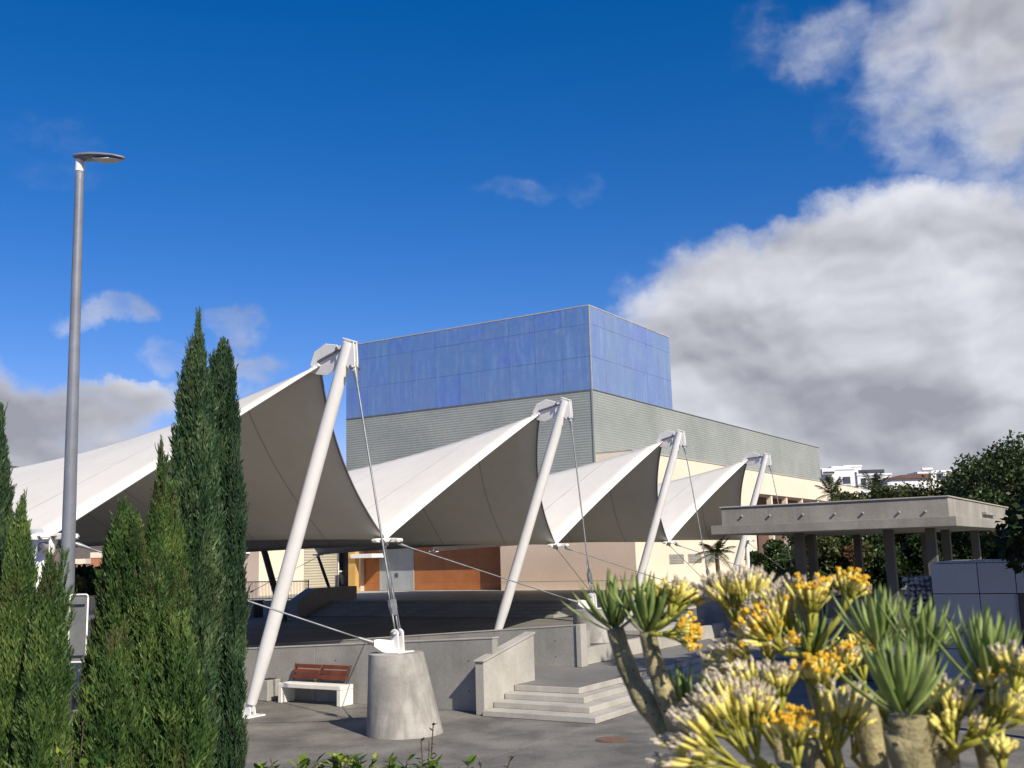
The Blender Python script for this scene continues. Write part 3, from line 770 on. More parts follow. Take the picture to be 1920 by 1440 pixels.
# ------------------------------------------------------------------ anchors and cables
def anchor(k, u, v, z0, z1, label):
    c = W(u, v, z0)
    t = thing('concrete_anchor', c, label, 'anchor block', 'concrete blocks anchoring the canopy cables')
    sh = -V * 0.20
    rings = []
    n = 12
    for i in range(n + 1):
        f = i / n
        rings.append(((c + sh * f).to_tuple()[:2] + (z0 + .004 + (z1 - z0) * f,), 0.74 - 0.20 * f))
    rings.append(((c + sh).to_tuple()[:2] + (z1 + .02,), 0.52))
    build(MB().disc_stack(rings, 48), 'block', M['anchor'], t, auto=35)
    # board marks left by the rings of formwork
    for f in (0.3, 0.52, 0.74):
        cc = c + sh * f; rr = 0.74 - .20 * f; zz = z0 + (z1 - z0) * f
        build(MB().disc_stack([((cc.x, cc.y, zz - .004), rr - .05), ((cc.x, cc.y, zz - .003), rr + .002), ((cc.x, cc.y, zz + .003), rr + .002), ((cc.x, cc.y, zz + .004), rr - .05)], 48), 'board_mark', M['anchor'], t)
    top = c + sh + Z * (z1 - z0 + .02)
    # welded lug: tall rounded plate towards the mast and a broad beak towards the next low corner
    mb = MB()
    up = [(-.11, 0), (.14, 0), (.125, .30)] + [(.03 + .095 * math.cos(a), .36 + .095 * math.sin(a)) for a in [i * math.pi / 8 for i in range(9)]] + [(-.07, .28)]
    for s in (-.10, .06):
        mb.prism([top + V * a + Z * b + U * s for a, b in up], U * .04)
    mb.obox(top + Z * .012, U * .25, V * .26, Z * .012)
    build(mb, 'lug', M['white'], t, bevel=0.008)
    mb = MB()
    dl = (W(NU[k], NV[k], NZ[k]) - (top + Z * .15)).normalized()
    dh = Vector((dl.x, dl.y, 0)).normalized(); pd = dh.cross(Z)
    for s in (-.085, .05):
        mb.prism([top + dh * a + Z * b + pd * s for a, b in ((-.02, .012), (.30, .03), (.46, .14), (.46, .25), (.34, .27), (.0, .22))], pd * .035)
    build(mb, 'beak_plate', M['white'], t, bevel=0.008)
    c2 = top + Z * .36 + V * .03
    build(MB().tube([c2 - U * .15, c2 + U * .15], .05, 14), 'pin', M['steel'], t, smooth=True)
    return top + Z * .36 + V * .03, top + dh * .40 + Z * .19

def cable(a, b, r, label, group, turn=True, name='stay_cable', fork=0.3, sag=0.0):
    t = thing(name, b, label, 'cable', group)
    d = (b - a); L = d.length; x = d.normalized()
    pts = [a + d * (i / 10) - Z * (sag * 4 * (i / 10) * (1 - i / 10)) for i in range(11)]
    e1 = L - (fork * 2.2 if turn else .2)
    mb = MB(); 
    pts = [a + x * (e1 * i / 10) - Z * (sag * 4 * (i / 10) * (1 - i / 10)) for i in range(11)]
    mb.tube(pts, r, 8)
    build(mb, 'rope', M['steel'], t, smooth=True)
    sd = x.cross(Z).normalized() if abs(x.z) < .95 else U
    mb = MB().tube([a + x * .0, a + x * .12, a + x * .34], [r * 2.6, r * 2.6, r * 1.3], 10)
    build(mb, 'socket', M['steel'], t, auto=40)
    if turn:
        m0 = a + x * (e1 - .35); m1 = a + x * e1; m2 = b
        mb = MB()
        for s in (-1, 1):
            o = sd * (.075 * s * (r / .024))
            mb.tube([m0 + o, m1 + x * .1 + o], r * .75, 6)
            mb.tube([m1 + x * .12 + o * .8, m2 + o * .8], r * .95, 6)
        build(mb, 'threaded_rod', M['steel'], t, smooth=True)
        up = x.cross(sd)
        w = .11 * (r / .024)
        poly = [m1 + sd * w - x * .02, m1 + sd * w + x * .14, m1 + sd * w * .55 + x * .30, m1 - sd * w * .55 + x * .30, m1 - sd * w + x * .14, m1 - sd * w - x * .02]
        build(MB().prism([p - up * .04 for p in poly], up * .08), 'yoke', M['steel'], t, bevel=0.01)
    else:
        build(MB().tube([b - x * .38, b - x * .14, b], [r * 1.4, r * 2.8, r * 2.8], 10), 'end_socket', M['steel'], t, auto=40)
    return t

AB = ['near', 'second', 'third', 'last']
apos = [(16.6, -13.0, 0.0, 1.5), (27.3, -14.3, 0.86, 1.75), (37.8, -14.8, 0.0, 1.6), (50.1, -15.4, 0.0, 1.6)]
alab = ['big tapered board-marked concrete anchor block standing on the plaza beside the bench',
        'concrete anchor block set in the low planter behind the succulent leaves',
        'concrete anchor block of the third mast, hidden behind the yellow flowers',
        'concrete anchor block of the farthest mast, beyond the pavilion posts']
for k in range(4):
    pin, beak = anchor(k, *apos[k], alab[k])
    who = ['nearest', 'second', 'third', 'farthest'][k]
    cable(TOPS[k], pin, 0.021, f'steel stay cable from the head of the {who} mast down to its anchor', 'stay cables of the masts')
    N0 = W(NU[k], NV[k], NZ[k]); N1 = W(NU[k + 1], NV[k + 1], NZ[k + 1])
    d0 = (beak - N0).normalized()
    lab = ['long steel cable sloping across the nearest mast down to the near concrete anchor', 'thin steel cable sloping right in front of the orange wall',
           'thin steel cable sloping right in front of the cream wall and its shaded pink side', 'thin steel cable sloping down behind the pavilion post'][k]
    cable(N0 + d0 * .38, beak, 0.017, lab, 'cables from the low corners of the canopy', turn=False, name='corner_cable')
    d1 = (pin - N1).normalized()
    lab = ['thin steel tie running from the first low corner to the near concrete anchor', 'thin steel tie beside the second mast cable, before the shaded pink wall',
           'thin steel tie before the cream wall with louvres', 'thin steel tie from the far right corner post'][k]
    cable(N1 + d1 * .2 - Z * .1, pin + U * .12, 0.012, lab, 'thin ties from the low corners of the canopy', turn=False, name='tie_rod')
g = at_u(470, 1110, NU[3] - 8)
cable(nb, g, 0.014, 'dark cable sloping left from the back corner of the canopy', 'cables at the back of the canopy', turn=False, name='corner_cable')

# ================================================================== the auditorium building
UB, VC, VB0 = 58.0, -30.16, -50.6       # left-face plane, right-face plane of the upper box, its far left end
def corrugated(p0, p1, z0, z1, nrm, pitch=0.17, depth=0.012):
    """horizontal sine-like ribs between p0 and p1 (ground points)"""
    mb = MB(); vs, fs = [], []
    prof = [(0, 0), (.25, 1), (.5, 1), (.75, 0)]
    n = int((z1 - z0) / pitch)
    zs = []
    for i in range(n):
        for f, d in prof: zs.append((z0 + (i + f) * pitch, d * depth))
    zs.append((z1, 0))
    for z, d in zs:
        for p in (p0, p1): vs.append(Vector((p.x, p.y, z)) + nrm * d)
    for i in range(len(zs) - 1):
        fs.append((2 * i, 2 * i + 1, 2 * i + 3, 2 * i + 2))
    return mb.add(vs, fs)

def auditorium():
    t = thing('auditorium', W(UB, VC, 0), 'large auditorium with a blue panelled box above grey corrugated walls and an orange stage wall', 'building')
    # blue box: core and facade panels
    z0, z1 = 13.72, 19.15
    build(MB().ubox(UB + .12, UB + 12.75, VB0 + .1, VC - .12, z0 - .4, z1 - .06), 'box_core', M['dark'], t)
    rows = [(z0, 15.86), (15.86, 17.98), (17.98, z1)]
    g = 0.007
    for (a, b) in rows:
        n = 10; L = VC - VB0
        for i in range(n):
            va, vb = VB0 + L * i / n, VB0 + L * (i + 1) / n
            build(MB().ubox(UB - random.uniform(0, .015), UB + .1, va + g, vb - g, a + g, b - g), 'blue_panel', M['blue'], t)
        n = 6; L = 12.7
        for i in range(n):
            ua, ub = UB + .005 + L * i / n, UB + .005 + L * (i + 1) / n
            build(MB().ubox(ua + g, ub - g, VC - .1, VC + random.uniform(0, .012), a + g, b - g), 'blue_panel', M['blue'], t)
    build(MB().ubox(UB - .03, UB + 12.78, VB0 - .02, VC + .03, z1 + .002, z1 + .07), 'roof_trim', M['lightc'], t)
    build(MB().obox(W(UB - .012, VC + .012, (z0 + z1) / 2), U * .03, V * .03, Z * ((z1 - z0) / 2)), 'corner_trim', M['lightc'], t)
    # corrugated body
    zb = 4.6
    build(MB().ubox(UB + .06, 108.3, VB0 + .04, VC - .06, zb, z0 - .05), 'wall_core', M['corr'], t)
    o = build(corrugated(W(UB, VB0), W(UB, VC), zb, z0 - .02, -U), 'corrugated_cladding', M['corr'], t)
    o = build(corrugated(W(UB, VC), W(108.4, VC), zb, z0 - .02, V), 'corrugated_cladding', M['corr'], t)
    build(MB().ubox(UB - .06, 108.5, VB0, VC + .06, z0 - .04, z0 - .004), 'flashing', M['steel'], t)
    build(MB().obox(W(UB - .02, VC + .02, (zb + z0 - .06) / 2), U * .05, V * .05, Z * ((z0 - .06 - zb) / 2)), 'corner_trim', M['corr'], t)
    # cream ground-floor volume projecting on the right with its parapet
    zt, zl = 9.6, 7.82
    vf = -27.64
    mb = MB().ubox(UB, 80.0, vf - 2.4, vf, 1.0, zl)
    build(mb, 'cream_wall', M['cream'], t)
    build(MB().ubox(UB + .02, 113.0, vf - 2.45, vf + .004, zl + .002, zt), 'cream_parapet', M['cream'], t)
    build(MB().ubox(UB, 113.05, vf - 2.5, vf + .05, zt + .002, zt + .07), 'parapet_cap', M['lightc'], t)
    build(MB().ubox(80.02, 113, vf - 2.4, vf - 1.8, 1.0, zl - .01), 'recessed_wall', M['roofbrown'], t)
    for uu in (84.5, 88.5, 93, 98, 103):
        build(MB().ubox(uu, uu + .35, vf - .5, vf - .1, 1.0, zl - .01), 'column', M['cream'], t)
    build(MB().ubox(112.6, 113, vf - 2.4, vf - .001, 1.0, zl - .01), 'cream_wall', M['cream'], t)
    # louvred vents low in the cream wall
    for uu in (62.9, 66.0, 69.1):
        build(MB().ubox(uu, uu + 2.4, vf + .004, vf + .02, 2.6, 3.25), 'vent_frame', M['pink'], t)
        for i in range(6):
            zc = 2.66 + i * .1
            build(MB().hexa([W(uu + .05, vf + .022, zc), W(uu + .05, vf + .06, zc - .02), W(uu + 2.35, vf + .06, zc - .02), W(uu + 2.35, vf + .022, zc),
                             W(uu + .05, vf + .022, zc + .07), W(uu + .05, vf + .06, zc + .01), W(uu + 2.35, vf + .06, zc + .01), W(uu + 2.35, vf + .022, zc + .07)]), 'vent_slat', M['wall'], t)
    # courtyard wall with its shade put into the pink, orange stage wall recessed behind it
    vx = lambda px, u: V.dot(at_u(px, 1100, u))
    uo = UB + 1.1
    vr = vx(940, UB); vd0, vd1 = vx(712, uo), vx(777, uo); vm = (vd0 + vd1) / 2; vl = vx(683, uo)
    build(MB().ubox(UB - .02, uo + .5, vr, vf - 2.42, 1.0, 8.0), 'shade_pink_wall', M['pink'], t)
    build(MB().ubox(UB - .03, UB - .022, vr + .05, vf - .03, 1.75, 1.765), 'wall_groove', M['wall'], t)
    build(MB().ubox(UB - .02, UB + .0, vf - 2.42, vf, 1.0, 8.0), 'shade_pink_wall', M['pink'], t)
    build(MB().ubox(uo + .1, uo + .4, vl - 3, vr, 1.0, 8.0), 'stage_wall_core', M['dark'], t)
    zr = [1.235, 1.75, 2.6, 3.45, 4.3, 5.5]
    cols = [vl, vd0, vd1, vd1 + (vr - vd1) / 3, vd1 + (vr - vd1) * 2 / 3, vr - .01]
    for i in range(5):
        for j in range(5):
            if i == 1 and zr[j] < 4.2: continue
            build(MB().ubox(uo, uo + .08, cols[i] + .005, cols[i + 1] - .005, zr[j] + .004, zr[j + 1] - .004), 'orange_panel', M['orange'], t)
    dz = 4.28
    build(MB().ubox(uo - .03, uo + .09, vd0 + .006, vd0 + .15, 1.235, dz), 'door_frame', M['lightc'], t)
    build(MB().ubox(uo - .03, uo + .09, vd1 - .15, vd1 - .006, 1.235, dz), 'door_frame', M['lightc'], t)
    for va, vb in ((vd0 + .16, vm - .008), (vm + .008, vd1 - .16)):
        d = build(MB().ubox(uo - .01, uo + .07, va, vb, 1.24, dz), 'door', M['door'], t)
        hv = vm - .12 if va < vm - .1 else vm + .05
        build(MB().ubox(uo - .06, uo - .012, hv, hv + .07, 2.15, 2.45), 'handle', M['darksteel'], d)
    build(MB().ubox(uo - .4, uo + .5, vx(665, uo), vl - .01, 1.0, 8.0), 'shade_pink_wall', M['pink'], t)
    # lintel over the recess
    build(MB().ubox(UB - .03, uo + .5, vx(665, uo), vr - .005, 5.52, 6.2), 'stage_lintel', M['corr'], t)
    # stage front steps down to the court
    t2 = thing('stage_steps', W(43, -32, 0.5), 'long dark steps in the shade leading from the court up to the stage', 'steps')
    for i in range(5):
        build(MB().ubox(42.4 + .42 * i, 44.59, -39.6, -24.5, 0.504 + (.143 * i if i else 0), 0.504 + .143 * (i + 1)), 'step', M['wall'], t2, bevel=0.01)
    t3 = thing('steps_flank_wall', W(42.5, -40, .5), 'shaded concrete wall closing the stage steps on the left', 'wall')
    build(MB().prism([W(41.6, -40.4, .505), W(41.6, -40.4, 1.3), W(43.0, -40.4, 1.95), W(46.4, -40.4, 1.95), W(46.4, -40.4, .505)], V * .7), 'wall_body', M['wall'], t3, bevel=.012)
    t3 = thing('dark_bin_box', W(41, -43, .5), 'dark box in the shade left of the stage steps', 'box')
    build(MB().ubox(40.9, 41.6, -44.2, -42.2, .005, 1.35), 'box', M['darksteel'], t3, bevel=.02)
    build(MB().ubox(40.86, 41.64, -44.24, -42.16, 1.352, 1.4), 'lid', M['darksteel'], t3)
auditorium()

def wing():
    v = -52.0
    t = thing('left_wing', W(51, v, 0), 'low cream and beige corrugated wing left of the orange stage wall', 'building')
    build(MB().ubox(50.82, 55.1, v - 14, v, 0.3, 7.4), 'cream_wall', M['cream'], t)
    build(MB().ubox(50.8, 50.815, v - 14, v - .005, 0.3, 7.4), 'shade_pink_wall', M['pink'], t)  # skin over the cream end face, coloured for the shade on it
    build(MB().ubox(55.12, 61.8, v - 14, v - .08, 0.3, 7.4), 'wall_core', M['corrb'], t)
    build(corrugated(W(55.14, v - .04), W(58.6, v - .04), 1.4, 7.38, V, 0.19, 0.03), 'corrugated_cladding', M['corrb'], t)
    build(corrugated(W(58.62, v - .04), W(61.8, v - .04), 4.2, 7.38, V, 0.19, 0.03), 'corrugated_cladding', M['corrb'], t)
    # dark window with white frame beside the yellow column
    w = build(MB().ubox(58.65, 61.6, v - .06, v - .03, 1.3, 4.1), 'window', M['glass'], t)
    for a in (58.66, 60.1, 61.5):
        build(MB().ubox(a, a + .1, v - .028, v + .03, 1.3, 4.1), 'frame', M['white'], w)
    for z in (1.3, 2.6, 3.98):
        build(MB().ubox(58.66, 61.6, v - .027, v + .028, z, z + .1), 'frame', M['white'], w)
    pc = at_u(653, 1108, 57.4); pd = at_u(666, 1108, 57.4); va, vb = V.dot(pc), V.dot(pd)
    t2 = thing('yellow_column', W(57.6, (va + vb) / 2, 1.22), 'yellow painted column under the thin white roof slab', 'column')
    build(MB().ubox(57.4, 57.8, va, vb, 1.23, 4.2), 'shaft', M['yellow'], t2, bevel=.01)
    pa, pb = at_u(657, 1047, 57.2), at_u(697, 1038, 57.2)
    t2 = thing('white_roof_slab', W(57.5, V.dot(pa), pa.z), 'thin white roof slab over the yellow column', 'roof')
    build(MB().ubox(57.2, 58.6, V.dot(pa), V.dot(pb), pa.z, pb.z), 'slab', M['hwhite'], t2, bevel=.01)
    lf = thing('wall_lamp', W(50.7, v - 1.2, 4.2), 'small floodlight on the shaded pink end wall of the wing', 'lamp')
    c = W(50.45, v - 1.0, 4.1)
    build(MB().obox(c, U * .3, V * .22, Z * .06), 'housing', M['white'], lf, bevel=.02)
    build(MB().obox(c - Z * .09 + V * .02, U * .24, V * .18, Z * .025), 'glass', M['dark'], lf)
    build(MB().tube([c + U * .2, W(50.8, v - 1.0, 4.0)], .04, 8), 'arm', M['darksteel'], lf)
    # railing in front of the wing
    a, b = at_u(455, 1124, 44.0), at_u(578, 1124, 44.0)
    a.z = b.z = 1.3
    r = thing('metal_railing', (a + b) / 2, 'dark metal railing with upright bars in front of the cream wing', 'railing')
    d = b - a
    mb = MB()
    for i in range(46):
        p = a + d * (i / 45); mb.tube([p, p + Z * 1.0], .014, 5)
    o = build(mb, 'bar', M['darksteel'], r); o['kind'] = 'stuff'
    build(MB().tube([a + Z * 1.02, b + Z * 1.02], .03, 6), 'top_rail', M['darksteel'], r)
    build(MB().tube([a + Z * .06, b + Z * .06], .025, 6), 'bottom_rail', M['darksteel'], r)
    for f in (0, .5, 1):
        p = a + d * f
        build(MB().tube([p - Z * .05, p + Z * 1.08], .035, 8), 'post', M['darksteel'], r)
    tw = thing('terrace_wall', W(44.2, -49, .5), 'low shaded terrace wall under the metal railing', 'wall')
    build(MB().ubox(44.05, 44.55, -66, -40.5, .02, 1.24), 'wall_body', M['wall'], tw, bevel=.015)
wing()

# ------------------------------------------------------------------ pavilion, kiosk, gabion
def pavilion():
    t = thing('pavilion', W(36, -9, 0.5), 'flat roofed concrete pavilion on square posts behind the kiosk', 'pavilion')
    build(MB().ubox(31.62, 44.5, -12.4, -5.1, 3.84, 4.12), 'roof_slab', M['pavc'], t, bevel=.012)
    build(MB().ubox(32.02, 44.9, -12.18, -5.34, 4.122, 4.68), 'roof_upstand', M['pavc'], t, bevel=.012)
    build(MB().ubox(31.98, 44.94, -12.22, -5.30, 4.682, 4.72), 'roof_coping', M['lightc'], t, bevel=.008)
    build(MB().ubox(38.2, 40.6, -5.33, -5.22, 4.3, 4.38), 'ledge', M['pavc'], t)
    for i, x in enumerate((1391, 1443, 1505, 1565, 1618, 1686, 1735)):
        p = at_u(x, 968 - i * 1.5, 32.0)
        build(MB().tube([p + U * .05, p - U * .05], .035, 10), 'drain_spout', M['wall'], t, smooth=True)
    vx = lambda px, u: V.dot(at_u(px, 1010, u))
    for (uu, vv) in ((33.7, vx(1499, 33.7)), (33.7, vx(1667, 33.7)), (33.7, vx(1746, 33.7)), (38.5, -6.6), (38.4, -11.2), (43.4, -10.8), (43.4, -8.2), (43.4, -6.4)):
        build(MB().ubox(uu - .14, uu + .14, vv - .14, vv + .14, .505, 3.838), 'post', M['post_shade'], t, bevel=.01)
    build(MB().ubox(27.6, 46, -11.14, 2, .02, .5), 'floor_slab', M['plaza2'], t, bevel=.01)
    build(MB().ubox(43.2, 43.4, -10.6, 2.0, .505, 1.65), 'back_wall', M['wall'], t)
    # dark counter wall
    build(MB().ubox(36.2, 36.4, -7.2, -5.2, .505, 2.35), 'screen_wall', M['darksteel'], t)
pavilion()

def kiosk():
    u0 = 24.47
    t = thing('kiosk', W(u0 + 1.5, -2, 0), 'dark grey panelled kiosk with a flat roof at the right edge', 'kiosk')
    build(MB().ubox(u0 + .06, u0 + 3.0, -4.5, 3.0, 0.02, 2.9), 'body', M['dark'], t)
    cols = [-4.58, -3.63, -2.9, -1.6, -.3, 1.0, 2.3]
    rows = [(0.28, 1.11), (1.11, 2.27), (2.27, 2.92)]
    for i in range(6):
        for j, (a, b) in enumerate(rows):
            if i in (2, 3) and j < 2: continue
            build(MB().ubox(u0, u0 + .05, cols[i] + .008, cols[i + 1] - .008, a + .008, b - .008), 'panel', M['kiosk'], t, bevel=.004)
    for i in range(3):
        for j, (a, b) in enumerate(rows):
            build(MB().ubox(u0 + .06 + i, u0 + 1.045 + i, -4.58, -4.51, a + .008, b - .008), 'panel', M['kiosk'], t, bevel=.004)
    build(MB().ubox(u0 - .03, u0 + .055, -2.93, -2.89, .28, 2.26), 'door_frame', M['steel'], t)
    build(MB().ubox(u0 + .04, u0 + .058, -2.88, -.32, .1, 2.26), 'shutter', M['glass'], t)
    build(MB().ubox(u0 + .03, u0 + 3.02, -4.52, 3.0, .0, .27), 'plinth', M['darksteel'], t)
    build(MB().ubox(u0 + .01, u0 + 3.02, -4.56, 3.0, 2.925, 2.95), 'roof', M['lightc'], t)
    for x in (1893, 1924):
        p = at_u(x, 1045, u0 + .7)
        build(MB().tube([Vector((p.x, p.y, 2.95)), Vector((p.x, p.y, 3.12))], .055, 12), 'vent_pipe', M['white'], t, auto=40)
        build(MB().tube([Vector((p.x, p.y, 3.121)), Vector((p.x, p.y, 3.14))], .065, 12), 'vent_cap', M['white'], t, auto=40)
    mb = MB()
    for i in range(90):
        c = W(u0 + random.uniform(.1, 1.5), random.uniform(-3.9, -2.6), 2.96)
        mb.ball(c, random.uniform(.012, .03), 5, 3, 1, 1, .7)
    o = build(mb, 'roof_gravel', M['stone'], t); o['kind'] = 'stuff'
    # gabion basket
    g = thing('gabion', W(u0 + .6, -4.95, 0), 'wire gabion basket of grey stones beside the kiosk', 'gabion')
    build(MB().ubox(u0 + .42, u0 + 2.0, -5.14, -4.72, .02, 2.6), 'core', M['dark'], g)
    kinds = []
    for q in range(6):
        bm = bmesh.new(); bmesh.ops.create_icosphere(bm, subdivisions=1, radius=1.0)
        for vv in bm.verts:
            vv.co *= random.uniform(.75, 1.1); vv.co = Vector((vv.co.x * 1.1, vv.co.y * .95, vv.co.z * .75))
        me = bpy.data.meshes.new('stone'); bm.to_mesh(me); bm.free(); me.materials.append(M['stone']); kinds.append(me)
    z = .07; n = 0
    org = ORIGIN[g.name]
    while z < 2.66:
        vv = -5.2 + random.uniform(0, .05)
        while vv < -4.66 and n < 240:
            s = random.uniform(.05, .075)
            o = bpy.data.objects.new('stone', kinds[n % 6]); COL.objects.link(o); o.parent = g
            o.location = W(u0 + .36 + random.uniform(-.02, .03), vv, z + random.uniform(-.02, .02)) - org
            o.scale = (s, s, s); o.rotation_euler = (random.uniform(-.4, .4), random.uniform(-.4, .4), random.uniform(0, 6))
            vv += s * 1.75; n += 1
        z += .105
    mb = MB()
    for v2 in np.arange(-5.24, -4.6, .1):
        mb.tube([W(u0 + .26, v2, .02), W(u0 + .26, v2, 2.7)], .004, 4)
    for zz in np.arange(.05, 2.72, .1):
        mb.tube([W(u0 + .262, -5.24, zz), W(u0 + .262, -4.64, zz)], .004, 4)
        mb.tube([W(u0 + .262, -4.64, zz), W(u0 + 2.0, -4.64, zz)], .004, 4)
    o = build(mb, 'wire_mesh', M['steel'], g); o['kind'] = 'stuff'
kiosk()

# ------------------------------------------------------------------ lamp post and sign
def lamp():
    D = 12.8; K = D / 16.5
    top = at_y(150, 308, D); b = at_y(116.5, 1400, D); b = b + (b - top) * .05
    t = thing('street_lamp', b, 'tall grey street lamp with a flat head above the cypresses', 'street lamp')
    build(MB().tube([b, b + (top - b) * .3, b + (top - b) * .97, top], [.128 * K, .108 * K, .068 * K, .066 * K], 20), 'pole', M['pole'], t, smooth=True)
    build(MB().tube([b + Z * .0, b + Z * .03], .22, 16), 'base_plate', M['steel'], t)
    build(MB().tube([top - Z * .1, top + Z * .06], .075 * K, 16), 'collar', M['white'], t, auto=40)
    x = Vector((1, -.30, -0.17)).normalized(); y = Z.cross(x).normalized(); n = x.cross(y)
    st = [(-.14, .02, .02, .0), (-.06, .10, .05, .02), (.1, .15, .065, .035), (.3, .165, .05, .05), (.5, .165, .03, .04), (.74, .14, .018, .02), (.86, .05, .012, .005), (.88, .012, .008, .0)]
    vs, fs, m = [], [], 16
    c0 = top + Z * .1
    for (a, w, dn, upz) in st:
        for j in range(m):
            g = 2 * math.pi * j / m
            s, c = math.sin(g), math.cos(g)
            vs.append(c0 + x * a + y * (w * c) + n * ((upz + .025) * s if s > 0 else dn * s))
    for i in range(len(st) - 1):
        for j in range(m): fs.append((i * m + j, (i + 1) * m + j, (i + 1) * m + (j + 1) % m, i * m + (j + 1) % m))
    fs += [tuple(range(m)), tuple((len(st) - 1) * m + j for j in range(m - 1, -1, -1))]
    vs = [c0 + (p - c0) * K for p in vs]
    h = build(MB().add(vs, fs), 'lamp_head', M['pole'], t, auto=50)
    poly = [c0 + x * a + y * w - n * d for a, w, d in ((.36, -.12, .05), (.66, -.12, .032), (.80, -.03, .026), (.80, .03, .026), (.66, .12, .032), (.36, .12, .05))]
    poly = [c0 + (p - c0) * K for p in poly]
    build(MB().prism(poly, -n * .012), 'lens', M['hwhite'], h)
    # sign seen from behind, strapped to the pole
    s = thing('traffic_sign', Vector((-5.2, D - .1, 2.0)), 'grey metal sign seen from the back, strapped to the lamp post', 'sign')
    p0, p1 = at_y(131, 1116, D - .08), at_y(159, 1241, D - .08)
    xw = p1.x - p0.x; zc = (p0.z + p1.z) / 2; h2 = (p0.z - p1.z) / 2; xc = (p0.x + p1.x) / 2
    def rr(w, h, r, n=5):
        out = []
        for cx, cz, a0 in ((w - r, h - r, 0), (-w + r, h - r, 90), (-w + r, -h + r, 180), (w - r, -h + r, 270)):
            for i in range(n + 1):
                a = rad(a0 + 90 * i / n); out.append((cx + r * math.cos(a), cz + r * math.sin(a)))
        return out
    build(MB().prism([(xc + a, D - .06, zc + b2) for a, b2 in rr(xw / 2, h2, .03)], (0, .012, 0)), 'plate', M['signback'], s)
    mb = MB(); o = rr(xw / 2 + .003, h2 + .003, .032); pts = [Vector((xc + a, D - .066, zc + b2)) for a, b2 in o]
    mb.tube(pts + [pts[0]], .011, 6)
    build(mb, 'rim', M['white'], s, smooth=True)
    for dz in (.38, -.38):
        build(MB().xbox(xc - xw / 2 - .05, xc + xw / 2 - .02, D - .1, D - .075, zc + dz * h2 * 2 - .015, zc + dz * h2 * 2 + .015), 'bracket', M['steel'], s)
lamp()

# ================================================================== vegetation
def spray_template():
    """one cypress branchlet, unit length along +Z: a plume of narrow scale-leaf twigs"""
    vs, fs = [], []
    rng = random.Random(random.random())
    def kite(p, q, w):
        p, q = np.array(p, float), np.array(q, float); d = q - p; d /= np.linalg.norm(d)
        a = np.cross(d, [rng.uniform(-1, 1), rng.uniform(-1, 1), .2]); a /= np.linalg.norm(a)
        o = len(vs); m = p + (q - p) * .4
        vs.extend([p, m + a * w, q, m - a * w]); fs.append((o, o + 1, o + 2, o + 3))
    kite((0, 0, 0), (rng.uniform(-.06, .06), rng.uniform(-.06, .06), 1), .03)
    for i in range(15):
        z = .03 + i * .056; g = i * 2.4 + rng.uniform(-.5, .5); l = .40 * (1 - .5 * i / 15) * rng.uniform(.7, 1.15); a = rng.uniform(.22, .55)
        kite((0, 0, z), (math.cos(g) * l * math.sin(a), math.sin(g) * l * math.sin(a), z + l * math.cos(a)), .032)
    return np.array(vs), np.array(fs)
SPRAYS = [spray_template() for _ in range(5)]

